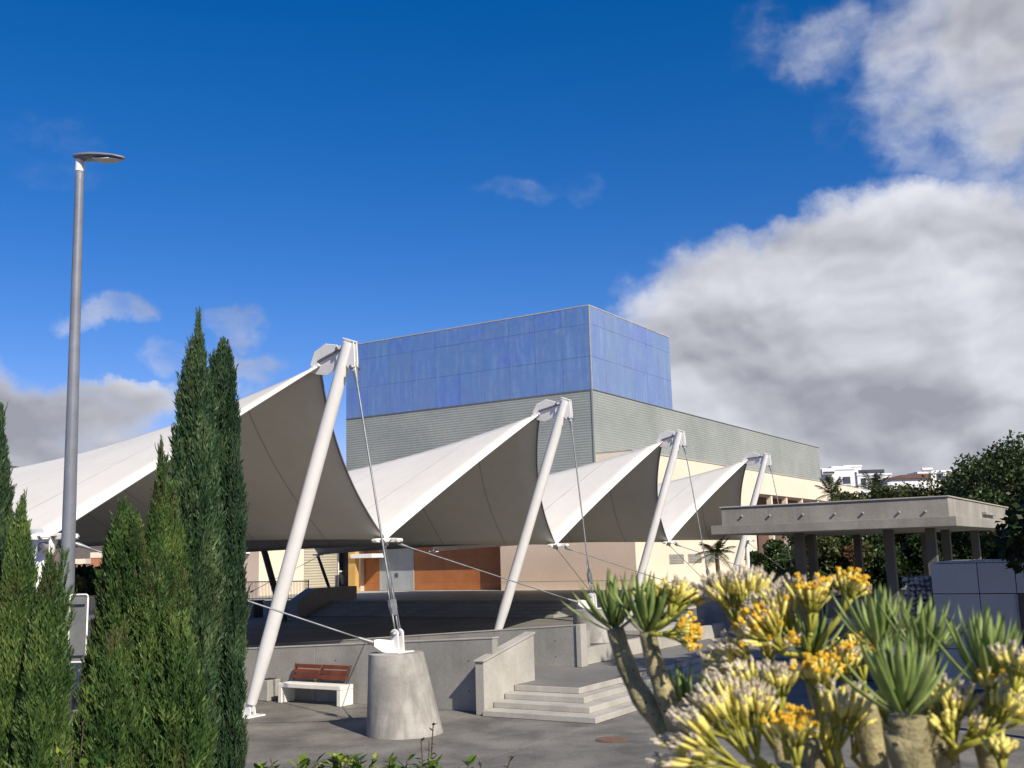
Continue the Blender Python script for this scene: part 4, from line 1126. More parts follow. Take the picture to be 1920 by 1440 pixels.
def cypress(base, columns, label, mat, seed, size=(0.17, 0.36)):
    """columns: (x offset, y offset, profile, n); a profile is (height, radius) pairs. The crown is thousands of small upright sprays"""
    rng = np.random.default_rng(seed)
    base = Vector(base)
    t = thing('cypress_tree', base, label, 'cypress', 'dark columnar cypresses at the left')
    PP, ZD, SC = [], [], []
    mt = MB(); rr = random.Random(seed)
    for ci, (ox, oy, profile, n) in enumerate(columns):
        H = profile[-1][0]
        hs = np.array([p[0] for p in profile]); rs = np.array([p[1] for p in profile])
        grid = np.linspace(hs[0], H, 400); w = np.interp(grid, hs, rs) + .025
        cdf = np.cumsum(w); cdf /= cdf[-1]
        h = np.interp(rng.random(n), cdf, grid)
        phi = rng.random(n) * 2 * np.pi
        R = np.interp(h, hs, rs)
        ph = rng.random((7, 3)) * 6.28
        lump = np.zeros(n)
        for i in range(7):
            lump += np.sin((i % 4 + 2) * phi + (1.4 + i * .8) * h + ph[i, 0]) * np.cos(phi * (i % 3) + ph[i, 1]) * (0.15 - .01 * i)
        depth = 1 - np.abs(rng.normal(0, .15, n)); inner = rng.random(n) < .25
        depth[inner] = rng.uniform(.3, .8, inner.sum())
        kf = rng.integers(4, 7)
        finger = np.abs(np.sin(kf * .5 * phi + ph[0, 0] + .7 * np.sin(.9 * h + ph[1, 0]) + .15 * h)) ** .7
        finger2 = np.abs(np.sin((kf + 3) * .5 * phi + ph[2, 0] + .8 * np.sin(1.7 * h + ph[3, 0]) - .3 * h))
        r = R * (.52 + .42 * finger + .16 * finger2 + lump * .6) * depth
        pos = np.stack([r * np.cos(phi) + ox, r * np.sin(phi) + oy, h], 1)
        tilt = rng.uniform(.04, .42, n) * np.clip(R / .25, .3, 1)
        az = phi + rng.normal(0, .6, n)
        PP.append(pos); ZD.append(np.stack([np.sin(tilt) * np.cos(az), np.sin(tilt) * np.sin(az), np.cos(tilt)], 1))
        SC.append(rng.uniform(size[0], size[1], n) * np.clip(.5 + R / .35, .5, 1.1))
        # side leaders: thin spires standing out of the crown
        for q in range(rng.integers(5, 9)):
            m = 70; g = rng.random() * 6.28; h0 = H * rng.uniform(.35, .88); L = rng.uniform(.3, .75)
            rb = np.interp(h0, hs, rs) * rng.uniform(.5, .95)
            tt = rng.random(m) ** .8
            aa = rng.random(m) * 6.28; ra = (.075 * (1 - tt) + .008) * np.sqrt(rng.random(m))
            PP.append(np.stack([rb * np.cos(g) * (1 - .2 * tt) + ra * np.cos(aa) + ox, rb * np.sin(g) * (1 - .2 * tt) + ra * np.sin(aa) + oy, h0 + L * tt], 1))
            tz = rng.uniform(.05, .5, m)
            ZD.append(np.stack([np.sin(tz) * np.cos(aa), np.sin(tz) * np.sin(aa), np.cos(tz)], 1))
            SC.append(rng.uniform(size[0] * .7, size[1] * .7, m) * (1 - .5 * tt))
        b = base + Vector((ox, oy, 0))
        mt.tube([base + Vector((ox * .2, oy * .2, 0))] + [b + Vector((0, 0, a)) for a in (H * .35, H * .8, H * .985)], [.06, .045, .02, .005], 7)
        mw = MB()
        for i in range(12):
            a = H * rr.uniform(.84, .99); g = rr.uniform(0, 6.28); l = rr.uniform(.08, .24)
            p = b + Vector((0, 0, a))
            mw.tube([p, p + Vector((math.cos(g) * l * .3, math.sin(g) * l * .3, l * .7)), p + Vector((math.cos(g) * l * .36, math.sin(g) * l * .36, l))], [.006, .005, .002], 4)
        build(mw, 'twig', M['bark'], t)
    pos, zd, sc = np.concatenate(PP), np.concatenate(ZD), np.concatenate(SC)
    n = len(pos)
    V_, F_, o = [], [], 0
    for q in range(5):
        sel = np.arange(n) % 5 == q
        v, f = scatter(SPRAYS[q][0], SPRAYS[q][1], pos[sel], zd[sel], sc[sel], rng.random(sel.sum()) * 6.28)
        V_.append(v); F_.append(f + o); o += len(v)
    link('crown', np_mesh('crown', np.concatenate(V_), np.concatenate(F_), mat), t)
    build(mt, 'trunk', M['bark'], t)
    return t

def cyp(d, zb, label, mat, seed, *cols):
    """cols: (picture column, top row, depth offset, n, [(row, half width)...]) at distance d"""
    x0 = at_y(cols[0][0], cols[0][1], d).x
    out = []
    for px, ty, dy, n, prof_px in cols:
        top = at_y(px, ty, d + dy)
        prof = [(at_y(px, y, d + dy).z - zb, .9 * w / FPX * d) for y, w in sorted(prof_px, key=lambda q: -q[0])] + [(top.z - zb, .006)]
        out.append((top.x - x0, dy, prof, n))
    cypress((x0, d, zb), out, label, mat, seed)
cyp(11.5, .62, 'tallest cypress with a thin bare leader, blue green at the top', M['cy_blue'], 11,
    (372, 597, 0, 4600, [(1460, 50), (1300, 50), (1100, 46), (950, 40), (800, 33), (740, 26), (690, 15), (640, 6)]))
cyp(11.9, .55, 'second tallest cypress, close right of the tallest, with a blunt top', M['cy_blue'], 12,
    (418, 652, 0, 3600, [(1460, 42), (1300, 40), (1100, 38), (900, 32), (760, 26), (700, 21), (670, 11)]),
    (440, 830, -.15, 1200, [(1460, 26), (1200, 26), (1000, 20), (880, 10)]))
cyp(11.0, .66, 'yellowish cypress with a sparse brown tip left of the tallest', M['cy_yell'], 13,
    (302, 842, 0, 2200, [(1460, 50), (1300, 40), (1150, 30), (1040, 20), (960, 13), (900, 5)]),
    (325, 930, .1, 1300, [(1460, 40), (1200, 26), (1050, 18), (970, 9)]))
cyp(10.2, .8, 'broad bushy cypress in front of the canopy shade, right of the lamp post', M['cy_yell'], 14,
    (230, 958, 0, 2300, [(1470, 60), (1350, 50), (1250, 40), (1120, 30), (1040, 22), (990, 11)]),
    (256, 985, -.1, 1500, [(1470, 55), (1300, 42), (1150, 28), (1060, 18), (1010, 8)]),
    (205, 1010, .1, 1100, [(1470, 46), (1300, 32), (1150, 20), (1060, 10)]))
cyp(9.8, .9, 'low spreading cypress filling the gap at the foot of the group', M['cy_yell'], 19,
    (290, 1085, 0, 1500, [(1480, 70), (1400, 56), (1300, 42), (1200, 28), (1130, 13)]),
    (335, 1130, -.1, 1100, [(1480, 60), (1350, 44), (1250, 30), (1170, 12)]),
    (215, 1200, -.2, 1000, [(1480, 64), (1400, 50), (1300, 30), (1240, 12)]))
cyp(10.2, .85, 'cypress cut by the left edge of the picture', M['cy_blue'], 15,
    (0, 778, 0, 3000, [(1460, 46), (1200, 36), (1000, 26), (880, 16), (820, 7)]))
cyp(9.6, .9, 'cypress between the left edge one and the lamp post, with a ragged top', M['cy_yell'], 16,
    (42, 948, 0, 1900, [(1470, 42), (1300, 36), (1120, 26), (1030, 15), (985, 6)]),
    (28, 1000, .1, 1000, [(1470, 44), (1300, 30), (1120, 20), (1050, 8)]))
cyp(9.2, .95, 'shorter cypress just in front of the lamp post', M['cy_yell'], 17,
    (92, 1062, 0, 1500, [(1480, 44), (1350, 38), (1230, 28), (1140, 17), (1095, 8)]),
    (112, 1120, .1, 900, [(1480, 30), (1350, 24), (1230, 17), (1160, 8)]))

# ---- broadleaf trees
def leaf_template(w=.38, fold=.12):
    v = np.array([[0, 0, 0], [w, fold, .45], [0, 0, 1.0], [-w, fold, .45]], float)
    return v, np.array([[0, 1, 2, 3]])
LEAF = leaf_template()
def crown_mesh(name, centre, rad3, n, mat, seed, size=(.12, .24), clumps=26, gap=0.6):
    rng = np.random.default_rng(seed)
    d = rng.normal(size=(clumps, 3)); d /= np.linalg.norm(d, axis=1, keepdims=True)
    cc = d * (rng.random((clumps, 1)) ** .45) * np.array(rad3) * .8
    cr = rng.uniform(.26, .46, clumps) * min(rad3) * gap * 1.6
    k = rng.integers(0, clumps, n)
    dd = rng.normal(size=(n, 3)); dd /= np.linalg.norm(dd, axis=1, keepdims=True)
    rr = rng.random(n) ** .4
    pos = cc[k] + dd * (rr * cr[k])[:, None] * np.array([1.1, 1.1, .85])
    zd = dd * .8 + rng.normal(0, .6, (n, 3)) - np.array([0, 0, .15])
    v, f = scatter(LEAF[0], LEAF[1], pos, zd, rng.uniform(size[0], size[1], n), rng.random(n) * 6.28)
    return np_mesh(name, v, f, mat), cc, cr

def broad_tree(x, y, h, r, label, mat, seed, n=6000, size=(.14, .28), base=0.0, squash=.8, group='broadleaf trees behind the pavilion'):
    t = thing('broadleaf_tree', (x, y, base), label, 'tree', group)
    cz = h - r * squash
    me, cc, cr = crown_mesh('crown', (x, y, cz), (r, r, r * squash), n, mat, seed, size, clumps=max(14, int(r * 9)))
    o = link('crown', me, t); o.location = (0, 0, cz - base)
    mb = MB(); b = Vector((x, y, base))
    mb.tube([b, b + Vector((.1, 0, (cz - base) * .6)), b + Vector((0, .05, cz - base))], [r * .09, r * .065, r * .04], 9)
    rr = random.Random(seed)
    for i in rr.sample(range(len(cc)), min(9, len(cc))):
        e = Vector((x, y, cz)) + Vector(cc[i]); s = b + Vector((0, 0, (cz - base) * rr.uniform(.45, .95)))
        mb.tube([s, (s + e) / 2 + Vector((0, 0, -.15 * r)), e], [r * .035, r * .022, r * .008], 6)
    build(mb, 'trunk', M['bark'], t, smooth=True)
    return t

TREES = [  # px of the crown middle, row of its top, distance, radius, kind
    (1625, 905, 64, 2.6, 'tree_mid', 'pale green tree below the white houses'), (1690, 898, 60, 3.0, 'tree_mid', 'round tree below the brown roof'),
    (1745, 888, 62, 3.0, 'tree_mid', 'tree under the small white rooftop box'), (1795, 872, 58, 3.2, 'tree_mid', 'olive green tree rising above the pavilion corner'),
    (1850, 850, 55, 3.3, 'tree_mid', 'tall tree second from the right edge'), (1905, 816, 50, 3.4, 'tree_dark', 'tallest dark tree at the right edge'),
    (1590, 940, 56, 2.2, 'tree_dark', 'dark low tree left of the pale green one'), (1500, 936, 74, 2.6, 'tree_dark', 'dark tree in front of the cream recess'),
    (1650, 1000, 50, 2.4, 'tree_dark', 'dark tree seen under the pavilion roof, between its first posts'), (1560, 1000, 49, 2.3, 'tree_mid', 'green tree seen under the pavilion roof, left of the posts'),
    (1720, 1000, 50, 2.5, 'tree_dark', 'dark tree seen under the pavilion roof, behind the second post'), (1800, 990, 51, 2.7, 'tree_dark', 'dark tree behind the kiosk roof'),
    (1880, 980, 52, 2.8, 'tree_dark', 'dark tree behind the vent pipes'), (1480, 1010, 62, 1.9, 'tree_dark', 'dark tree between the last mast and the pavilion post'),
    (1440, 1012, 66, 1.7, 'tree_dark', 'dark tree right behind the last white mast'),
    (1530, 1030, 58, 1.7, 'tree_mid', 'small tree with light leaves left of the first pavilion post'),
]
for i, (px, ty, d, r, mk, lab) in enumerate(TREES):
    p = at_y(px, ty, d)
    h = p.z
    broad_tree(p.x, d, h, min(r, h * .45), lab, M[mk], 100 + i, n=11000, size=(.11, .24))
# red-leaved shrub under the pavilion
p = at_y(1600, 1028, 46)
broad_tree(p.x, 46, 3.55, .5, 'shrub with a few red leaves under the pavilion roof', M['red'], 140, n=150, size=(.10, .18))
# the big tree beside the frame whose leaves hang into the right edge and whose shade falls on the kiosk and steps
broad_tree(12.6, 16.3, 13.0, 3.3, 'large dark tree standing beside the camera, whose shade falls on the steps', M['tree_near'], 150, n=30000, size=(.14, .26), squash=1.0)
broad_tree(14.6, 17.6, 9.4, 3.0, 'large dark tree standing right of the kiosk', M['tree_near'], 151, n=18000, size=(.14, .26), squash=1.0)
broad_tree(9.35, 17.6, 5.25, 1.4, 'dark glossy tree whose leaves hang into the right edge above the kiosk', M['tree_near'], 152, n=9000, size=(.10, .18), squash=.95)

# ---- palms
def palm(x, y, h, fl, label, seed, n=18, base=0.0, r=.13):
    rr = random.Random(seed)
    t = thing('palm_tree', (x, y, base), label, 'palm', 'small palms by the auditorium')
    b = Vector((x, y, base)); top = Vector((x, y, h))
    build(MB().tube([b, b.lerp(top, .5) + Vector((.06, 0, 0)), top], [r * 1.25, r, r * .85], 9), 'trunk', M['bark'], t, smooth=True)
    for i in range(n):
        g = i * 2.39996 + rr.uniform(-.2, .2); el = rr.uniform(-.1, 1.25)
        d = Vector((math.cos(g) * math.cos(el), math.sin(g) * math.cos(el), math.sin(el)))
        pts = []
        for k in range(8):
            f = k / 7
            pts.append(top + d * (fl * f) - Z * (fl * .55 * f * f * math.cos(el)))
        mb = MB().tube(pts, [.02 - .002 * k for k in range(8)], 4)
        sd = d.cross(Z).normalized()
        for k in range(22):
            f = .12 + .86 * k / 22
            i0 = min(6, int(f * 7)); p = pts[i0].lerp(pts[i0 + 1], f * 7 - i0); tg = (pts[i0 + 1] - pts[i0]).normalized()
            for s in (-1, 1):
                l = fl * .32 * math.sin(math.pi * min(1, f * .8 + .2)) + .04
                e = p + sd * (s * l * .8) + tg * (l * .5) - Z * (l * rr.uniform(.2, .5))
                w = tg * .025
                mb.add([p - w, p + w, e], [(0, 1, 2)])
        build(mb, 'frond', M['palm'], t)
p = at_y(1343, 1030, 58); palm(p.x, 58, 3.2, 1.5, 'small palm under the far end of the canopy', 1)
p = at_y(1560, 928, 66); palm(p.x, 66, p.z, 1.7, 'palm crown against the cream parapet', 2, n=14)
p = at_y(1640, 922, 70); palm(p.x, 70, p.z, 2.0, 'palm crown below the white houses', 3, n=16)
p = at_y(1500, 1055, 47); palm(p.x, 47, 2.6, 1.6, 'low palm left of the first pavilion post', 4, n=18)

# ---- hedge and sprigs along the bottom
def shrub(px, topy, d, label, seed, n=70, mat='vari', ls=(.07, .13), spread=.16, group='variegated shrubs along the bottom edge'):
    rr = np.random.default_rng(seed)
    top = at_y(px, topy, d); zb = 1.7 if d < 5.5 else 1.7 - (d - 5.5) * .17
    t = thing('variegated_shrub' if mat == 'vari' else 'young_shrub', (top.x, d, zb), label, 'shrub', group)
    H = top.z - zb
    # whorls of leaves at the ends of several stems
    mb = MB(); pos, zd, sc = [], [], []
    for s in range(5 if mat == 'vari' else 3):
        e = np.array([rr.normal(0, spread), rr.normal(0, spread), H * (rr.uniform(.72, .95) if s else .96)])
        b = Vector((top.x, d, zb))
        mb.tube([b, b + Vector(e * .5) + Vector((0, 0, .05)), b + Vector(e)], [.012, .009, .005], 5)
        for q in range(n // 4 if mat == 'vari' else n // 3):
            g = rr.random() * 6.28; up = rr.uniform(-.2, 1.1)
            f = rr.uniform(.55, 1.0) if mat == 'vari' else rr.uniform(.35, 1)
            pos.append(e * f); zd.append([math.cos(g), math.sin(g), up]); sc.append(rr.uniform(*ls))
    v, f = scatter(*leaf_template(.26 if mat == 'vari' else .22, .07), np.array(pos), np.array(zd), np.array(sc), rr.normal(0, .3, len(pos)))
    link('foliage', np_mesh('foliage', v, f, M[mat]), t)
    build(mb, 'stem', M['bark'], t)
rows = [(140, 1400), (168, 1418), (495, 1424), (520, 1428), (552, 1412), (575, 1408), (600, 1420), (628, 1416), (655, 1418), (690, 1424), (722, 1420), (745, 1422), (775, 1426), (810, 1424), (850, 1430)]
pos_words = ['left of the lamp post foot', 'right of the lamp post foot', 'right of the cypresses', 'second right of the cypresses', 'under the bench left end', 'highest of the row, under the bench',
             'under the middle of the bench', 'with a pale yellow top under the bench right end', 'under the gap between bench and anchor', 'under the left side of the anchor block', 'under the anchor lug',
             'under the middle of the anchor block', 'left of the dark thin sprig', 'at the foot of the dark thin sprig', 'right of the dark thin sprig']
for i, ((x, y), wd) in enumerate(zip(rows, pos_words)):
    shrub(x, y, 8.2 + .2 * (i % 3), 'yellow green variegated shrub ' + wd, 300 + i)
shrub(800, 1352, 8.6, 'thin dark leafy sprig in front of the anchor block', 340, n=30, mat='twig', ls=(.04, .075), spread=.05, group='thin dark sprigs along the bottom edge')
shrub(915, 1405, 8.6, 'low dark leafy sprig right of the anchor block', 341, n=34, mat='twig', ls=(.04, .075), spread=.12, group='thin dark sprigs along the bottom edge')
shrub(148, 1328, 9.4, 'thin dark sprig between the lamp post and the broad cypress', 342, n=30, mat='twig', ls=(.04, .07), spread=.06, group='thin dark sprigs along the bottom edge')

# ================================================================== foreground succulents
def succ_leaf(seed):
    """thick lance-shaped leaf along +Z, curving in -X..+X plane"""
    rr = random.Random(seed); vs, fs = [], []
    n = 7
    for i in range(n + 1):
        f = i / n
        w = .060 * (math.sin(math.pi * min(1, .12 + f * .88)) ** .8) * (1 if f < .97 else .3)
        bend = .22 * f * f
        th = w * .42
        for a, b in ((-w, 0), (-w * .5, -th), (w * .5, -th), (w, 0), (w * .4, th * .5), (-w * .4, th * .5)):
            vs.append((b - bend + .0, a, f))
    for i in range(n):
        for j in range(6): fs.append((i * 6 + j, i * 6 + (j + 1) % 6, (i + 1) * 6 + (j + 1) % 6, (i + 1) * 6 + j))
    fs += [tuple(range(5, -1, -1)), tuple(n * 6 + j for j in range(6))]
    mb = MB().add(vs, fs)
    return mb.mesh('leaf', M['sleaf'], smooth=True)
SLEAF = [succ_leaf(i) for i in range(3)]
def floret_mesh(kind, seed):
    rr = random.Random(seed); mb = MB()
    mb.tube([(0, 0, 0), (rr.uniform(-.02, .02), rr.uniform(-.02, .02), .55)], [.018, .026], 5, 0)
    mb.tube([(0, 0, .50), (0, 0, .56), (0, 0, .75), (0, 0, .9)], [.028, .062, .066, .06], 7, 1)
    tipm = 2
    if kind == 'seed':
        for i in range(14):
            g = rr.uniform(0, 6.28); e = Vector((math.cos(g) * rr.uniform(.02, .11), math.sin(g) * rr.uniform(.02, .11), rr.uniform(1.0, 1.12)))
            c = Vector((e.x * .4, e.y * .4, .88)); w = Vector((-math.sin(g), math.cos(g), 0)) * .022
            mb.add([c - w, c + w, e + w * .7, e - w * .7], [(0, 1, 2, 3)], tipm)
        mb.ball((0, 0, .97), .07, 6, 4, 1, 1, 1.1, tipm)
    elif kind == 'bloom':
        for i in range(9):
            g = i * 2.4; r = .02 + .065 * math.sqrt(i / 9)
            mb.ball((math.cos(g) * r, math.sin(g) * r, .98 + rr.uniform(-.04, .05)), .04, 5, 3, 1, 1, 1.2, tipm)
        mb.tube([(0, 0, .88), (0, 0, .97)], [.055, .085], 6, tipm)
    else:
        mb.ball((0, 0, .92), .055, 6, 4, 1, 1, 1.6, 1)
    tip = M['bloom'] if kind == 'bloom' else M['fluff']
    me = mb.mesh('floret', [M['stalk'], M['bract'], tip], smooth=True)
    return me
FLO = {k: [floret_mesh(k, i) for i in range(3)] for k in ('seed', 'bloom', 'bud')}

def orient(zdir, xhint):
    z = zdir.normalized(); x = (xhint - z * xhint.dot(z))
    if x.length < 1e-4: x = z.orthogonal()
    x.normalize(); y = z.cross(x)
    return Matrix((x, y, z)).transposed()

class Succulent:
    def __init__(self, label, base):
        self.base = Vector(base)
        self.t = thing('succulent_shrub', base, label, 'succulent', 'flowering succulents in the foreground')
        self.rng = random.Random(hash(label) % 1000 if False else len(label) * 7)
        self.n = 0
    def stem(self, pts, r0, r1):
        """points from the tip down"""
        P = [Vector(p) for p in pts]
        n = 18; out, rs = [], []
        for i in range(n + 1):
            f = i / n * (len(P) - 1); a = min(int(f), len(P) - 2); g = f - a
            p0, p1, p2, p3 = P[max(a - 1, 0)], P[a], P[a + 1], P[min(a + 2, len(P) - 1)]
            q = 0.5 * ((2 * p1) + (p2 - p0) * g + (2 * p0 - 5 * p1 + 4 * p2 - p3) * g * g + (3 * p1 - p0 - 3 * p2 + p3) * g ** 3)
            out.append(q); rs.append((r0 + (r1 - r0) * i / n) * (1 + .06 * math.sin(i * 1.9) + .04 * math.sin(i * 4.7)))
        o = build(MB().tube(out, rs, 14), 'stem', M['sstem'], self.t, smooth=True)
        # leaf scars: small flattened brown ovals set in rows round the bark
        mb = MB()
        for i in range(1, n):
            for q in range(7):
                if self.rng.random() < .25: continue
                f = (i + self.rng.random()) / n; a = min(int(f * n), n - 1); p = out[a].lerp(out[a + 1], f * n - a)
                tg = (out[a + 1] - out[a]).normalized(); x = tg.orthogonal().normalized(); y = tg.cross(x)
                g = q * 2 * math.pi / 7 + i * .9 + self.rng.uniform(-.3, .3); d = x * math.cos(g) + y * math.sin(g); e = tg.cross(d)
                r = rs[a] * 1.015; w = rs[a] * self.rng.uniform(.10, .2)
                c = p + d * r
                ring = [c + (e * math.cos(t) * w + tg * math.sin(t) * w * .6) - d * (w * w * .5 * math.cos(t) ** 2 / rs[a]) for t in [k * math.pi / 3 for k in range(6)]]
                mb.add([c + d * .0006] + ring, [(0, k + 1, (k + 1) % 6 + 1) for k in range(6)])
        sc = build(mb, 'leaf_scar', M['scar'], o, smooth=True); sc['kind'] = 'stuff'
        return o
    def rosette(self, c, axis, L, n=34, stem=None, lo=-.15, hi=1.45, up=.35):
        n = int(n * .95); L = L * 1.08; lo += .05; hi = min(hi, 1.4)
        c = Vector(c); ax = Vector(axis).normalized(); par = stem or self.t
        a = ax.orthogonal().normalized(); b = ax.cross(a)
        for i in range(n):
            f = (i + .5) / n; g = i * 2.39996 + self.rng.uniform(-.15, .15)
            el = lo + (hi - lo) * f ** .85 + self.rng.uniform(-.1, .1)
            out = a * math.cos(g) + b * math.sin(g)
            d = (out * math.cos(el) + ax * math.sin(el) + Z * up * (1 - f) * .6).normalized()
            l = L * (1.0 - .22 * f) * self.rng.uniform(.82, 1.1)
            o = bpy.data.objects.new('leaf', SLEAF[i % 3]); COL.objects.link(o); o.parent = par
            pos = c + ax * (.012 * L / .1 * f * 1.6) + out * (.012 * (1 - f))
            R = orient(d, out * math.sin(el) * 1.0 - ax * math.cos(el) + out * .001)
            o.matrix_local = Matrix.Translation(pos - self.base) @ R.to_4x4() @ Matrix.Scale(l, 4)
            self.n += 1
    def cluster(self, c, axis, L, kind, n=26, cone=.55, stem_from=None, mixk=None, yellow=None):
        c = Vector(c); ax = Vector(axis).normalized()
        a = ax.orthogonal().normalized(); b = ax.cross(a)
        mb = MB()
        if stem_from is not None:
            s = Vector(stem_from); mid = (s + c) / 2 + (c - s).cross(Z).normalized() * .006
            mb.tube([s, mid, c], [.0055, .0045, .004], 7)
        mb.ball(c, .005, 6, 4)
        subs = 7
        forks = []
        for q in range(subs):
            g = q * 2.39996; rr_ = cone * .75 * math.sqrt((q + .5) / subs)
            d = (ax * math.cos(rr_) + (a * math.cos(g) + b * math.sin(g)) * math.sin(rr_)).normalized()
            e = c + d * L * .36
            mb.tube([c, e], [.0028, .0022], 5); forks.append((e, d))
        o = build(mb, 'flower_cluster', M['stalk'], self.t, smooth=True)
        for i in range(int(n * 1.75)):
            e, d0 = forks[i % subs]; g = self.rng.uniform(0, 6.28); w = self.rng.uniform(.05, .62)
            p = d0.orthogonal().normalized(); p2 = d0.cross(p)
            d = (d0 + (p * math.cos(g) + p2 * math.sin(g)) * w).normalized()
            kk = kind if (mixk is None or self.rng.random() > .42) else mixk
            f = bpy.data.objects.new('floret', FLO[kk][i % 3]); COL.objects.link(f); f.parent = o
            l = L * self.rng.uniform(.42, .66)
            f.matrix_local = Matrix.Translation(e - d0 * (L * .03) - self.base) @ orient(d, Vector((self.rng.random(), self.rng.random(), .1))).to_4x4() @ Matrix.Diagonal((.05, .05, l, 1))
            self.n += 1

def P(x, y, d): return at_y(x, y, d)
def ax_(x0, y0, x1, y1, d, dy=0.0):      # axis from one picture point to another, with a lean in depth
    v = at_y(x1, y1, d) - at_y(x0, y0, d); v.y += dy
    return v

# left plant: two leaning stems with leafy heads
s = Succulent('succulent with two leaning stems and blue green leaf tufts, left end of the flowers', (0.42, 2.0, 1.7))
s1 = s.stem([P(1153, 1178, 2.05), P(1172, 1240, 2.04), P(1205, 1310, 2.02), P(1262, 1385, 2.0), P(1330, 1480, 1.98), Vector((.44, 2.0, 1.72))], .0165, .024)
s2 = s.stem([P(1214, 1185, 1.98), P(1226, 1240, 1.98), P(1246, 1300, 1.98), P(1275, 1380, 1.98), P(1320, 1480, 1.98), Vector((.46, 1.99, 1.72))], .0155, .022)
s.rosette(P(1152, 1182, 2.05), ax_(1152, 1182, 1146, 1100, 2.0), .105, 36, s1, lo=-.05, up=.6)
s.rosette(P(1214, 1188, 1.98), ax_(1214, 1188, 1222, 1100, 2.0), .105, 34, s2, lo=.1, up=.6)
s3 = s.stem([P(1288, 1345, 2.06), P(1300, 1400, 2.04), P(1330, 1500, 2.0), Vector((.46, 2.02, 1.72))], .011, .018)
s.rosette(P(1286, 1345, 2.06), ax_(1286, 1345, 1276, 1270, 2.0), .095, 24, s3, lo=.3, up=.5)
s.cluster(P(1245, 1165, 2.0), ax_(1245, 1165, 1215, 1085, 2, .01), .085, 'bud', 18, .4, P(1216, 1185, 2))
s.cluster(P(1255, 1160, 1.97), ax_(1255, 1160, 1275, 1090, 2, .0), .08, 'seed', 22, .5, P(1216, 1185, 2), 'bud')
s.cluster(P(1240, 1190, 1.94), ax_(1240, 1190, 1310, 1185, 2, -.03), .075, 'bloom', 26, .65, P(1216, 1188, 1.98))
s.cluster(P(1268, 1150, 2.0), ax_(1268, 1150, 1305, 1105, 2, .0), .07, 'seed', 18, .5, P(1216, 1185, 2), 'bud')

# middle plant: a mass of pale seed heads and orange flowers
s = Succulent('succulent with pale seed heads standing tallest, just right of the blue green tufts', (0.66, 1.85, 1.7))
m4 = s.stem([P(1390, 1200, 1.95), P(1420, 1300, 1.92), P(1470, 1420, 1.88), Vector((.64, 1.86, 1.72))], .010, .02)
C = s.cluster
C(P(1385, 1180, 1.95), ax_(1385, 1180, 1352, 1085, 1.95), .115, 'seed', 30, .5, P(1392, 1205, 1.95))
C(P(1400, 1180, 1.93), ax_(1400, 1180, 1405, 1085, 1.95), .115, 'seed', 28, .5, P(1392, 1205, 1.95))
C(P(1430, 1265, 1.82), ax_(1430, 1265, 1360, 1225, 1.8), .10, 'seed', 26, .6, P(1440, 1330, 1.9))
C(P(1440, 1245, 1.84), ax_(1440, 1245, 1440, 1185, 1.84, -.04), .085, 'bloom', 22, .7, P(1440, 1330, 1.9), 'seed')
C(P(1380, 1290, 1.9), ax_(1380, 1290, 1335, 1235, 1.9), .085, 'seed', 22, .6, P(1425, 1330, 1.9), 'bud')
C(P(1420, 1330, 1.75), ax_(1420, 1330, 1385, 1270, 1.75), .085, 'seed', 22, .5, P(1450, 1400, 1.86))
s = Succulent('succulent with orange yellow flower heads high on thin stalks, in the middle of the flowers', (0.74, 1.8, 1.7))
m1 = s.stem([P(1520, 1228, 1.85), P(1530, 1300, 1.85), P(1560, 1400, 1.84), P(1580, 1500, 1.82), Vector((.72, 1.78, 1.72))], .012, .02)
s.rosette(P(1522, 1232, 1.85), ax_(1522, 1232, 1530, 1140, 1.85), .085, 26, m1, lo=.2, up=.5)
C = s.cluster
C(P(1495, 1215, 1.86), ax_(1495, 1215, 1450, 1110, 1.86), .12, 'seed', 26, .42, P(1520, 1230, 1.85), 'bud')
C(P(1520, 1190, 1.82), ax_(1520, 1190, 1525, 1095, 1.85), .105, 'bloom', 26, .42, P(1522, 1230, 1.85), 'seed')
C(P(1580, 1150, 1.8), ax_(1580, 1150, 1604, 1085, 1.8), .08, 'bloom', 24, .42, P(1526, 1230, 1.85))
C(P(1470, 1225, 1.8), ax_(1470, 1225, 1415, 1160, 1.8, -.02), .10, 'bloom', 28, .6, P(1520, 1230, 1.84), 'seed')
C(P(1540, 1330, 1.6), ax_(1540, 1330, 1540, 1250, 1.6), .085, 'bloom', 26, .5, P(1560, 1440, 1.64))
C(P(1590, 1300, 1.85), ax_(1590, 1300, 1580, 1225, 1.85), .085, 'seed', 22, .5, P(1550, 1360, 1.85), 'bloom')
s = Succulent('succulent with large pale seed heads at the bottom edge, left of the thick stem', (0.66, 1.62, 1.7))
m3 = s.stem([P(1470, 1440, 1.6), P(1500, 1470, 1.62), P(1560, 1530, 1.66), Vector((.64, 1.62, 1.72))], .013, .02)
m2 = s.stem([P(1586, 1285, 1.66), P(1612, 1350, 1.66), P(1645, 1450, 1.66), Vector((.68, 1.64, 1.72))], .0165, .022)
C = s.cluster
C(P(1465, 1345, 1.62), ax_(1465, 1345, 1462, 1255, 1.62), .085, 'seed', 24, .36, P(1480, 1440, 1.62))
C(P(1405, 1425, 1.55), ax_(1405, 1425, 1330, 1300, 1.55), .13, 'seed', 30, .5, P(1470, 1450, 1.6))
C(P(1390, 1440, 1.52), ax_(1390, 1440, 1255, 1375, 1.52), .125, 'seed', 28, .55, P(1470, 1450, 1.6))
C(P(1420, 1420, 1.56), ax_(1420, 1420, 1400, 1310, 1.56), .11, 'seed', 26, .5, P(1470, 1450, 1.6))
C(P(1495, 1440, 1.5), ax_(1495, 1440, 1490, 1355, 1.5), .085, 'bloom', 24, .5, P(1490, 1480, 1.55))
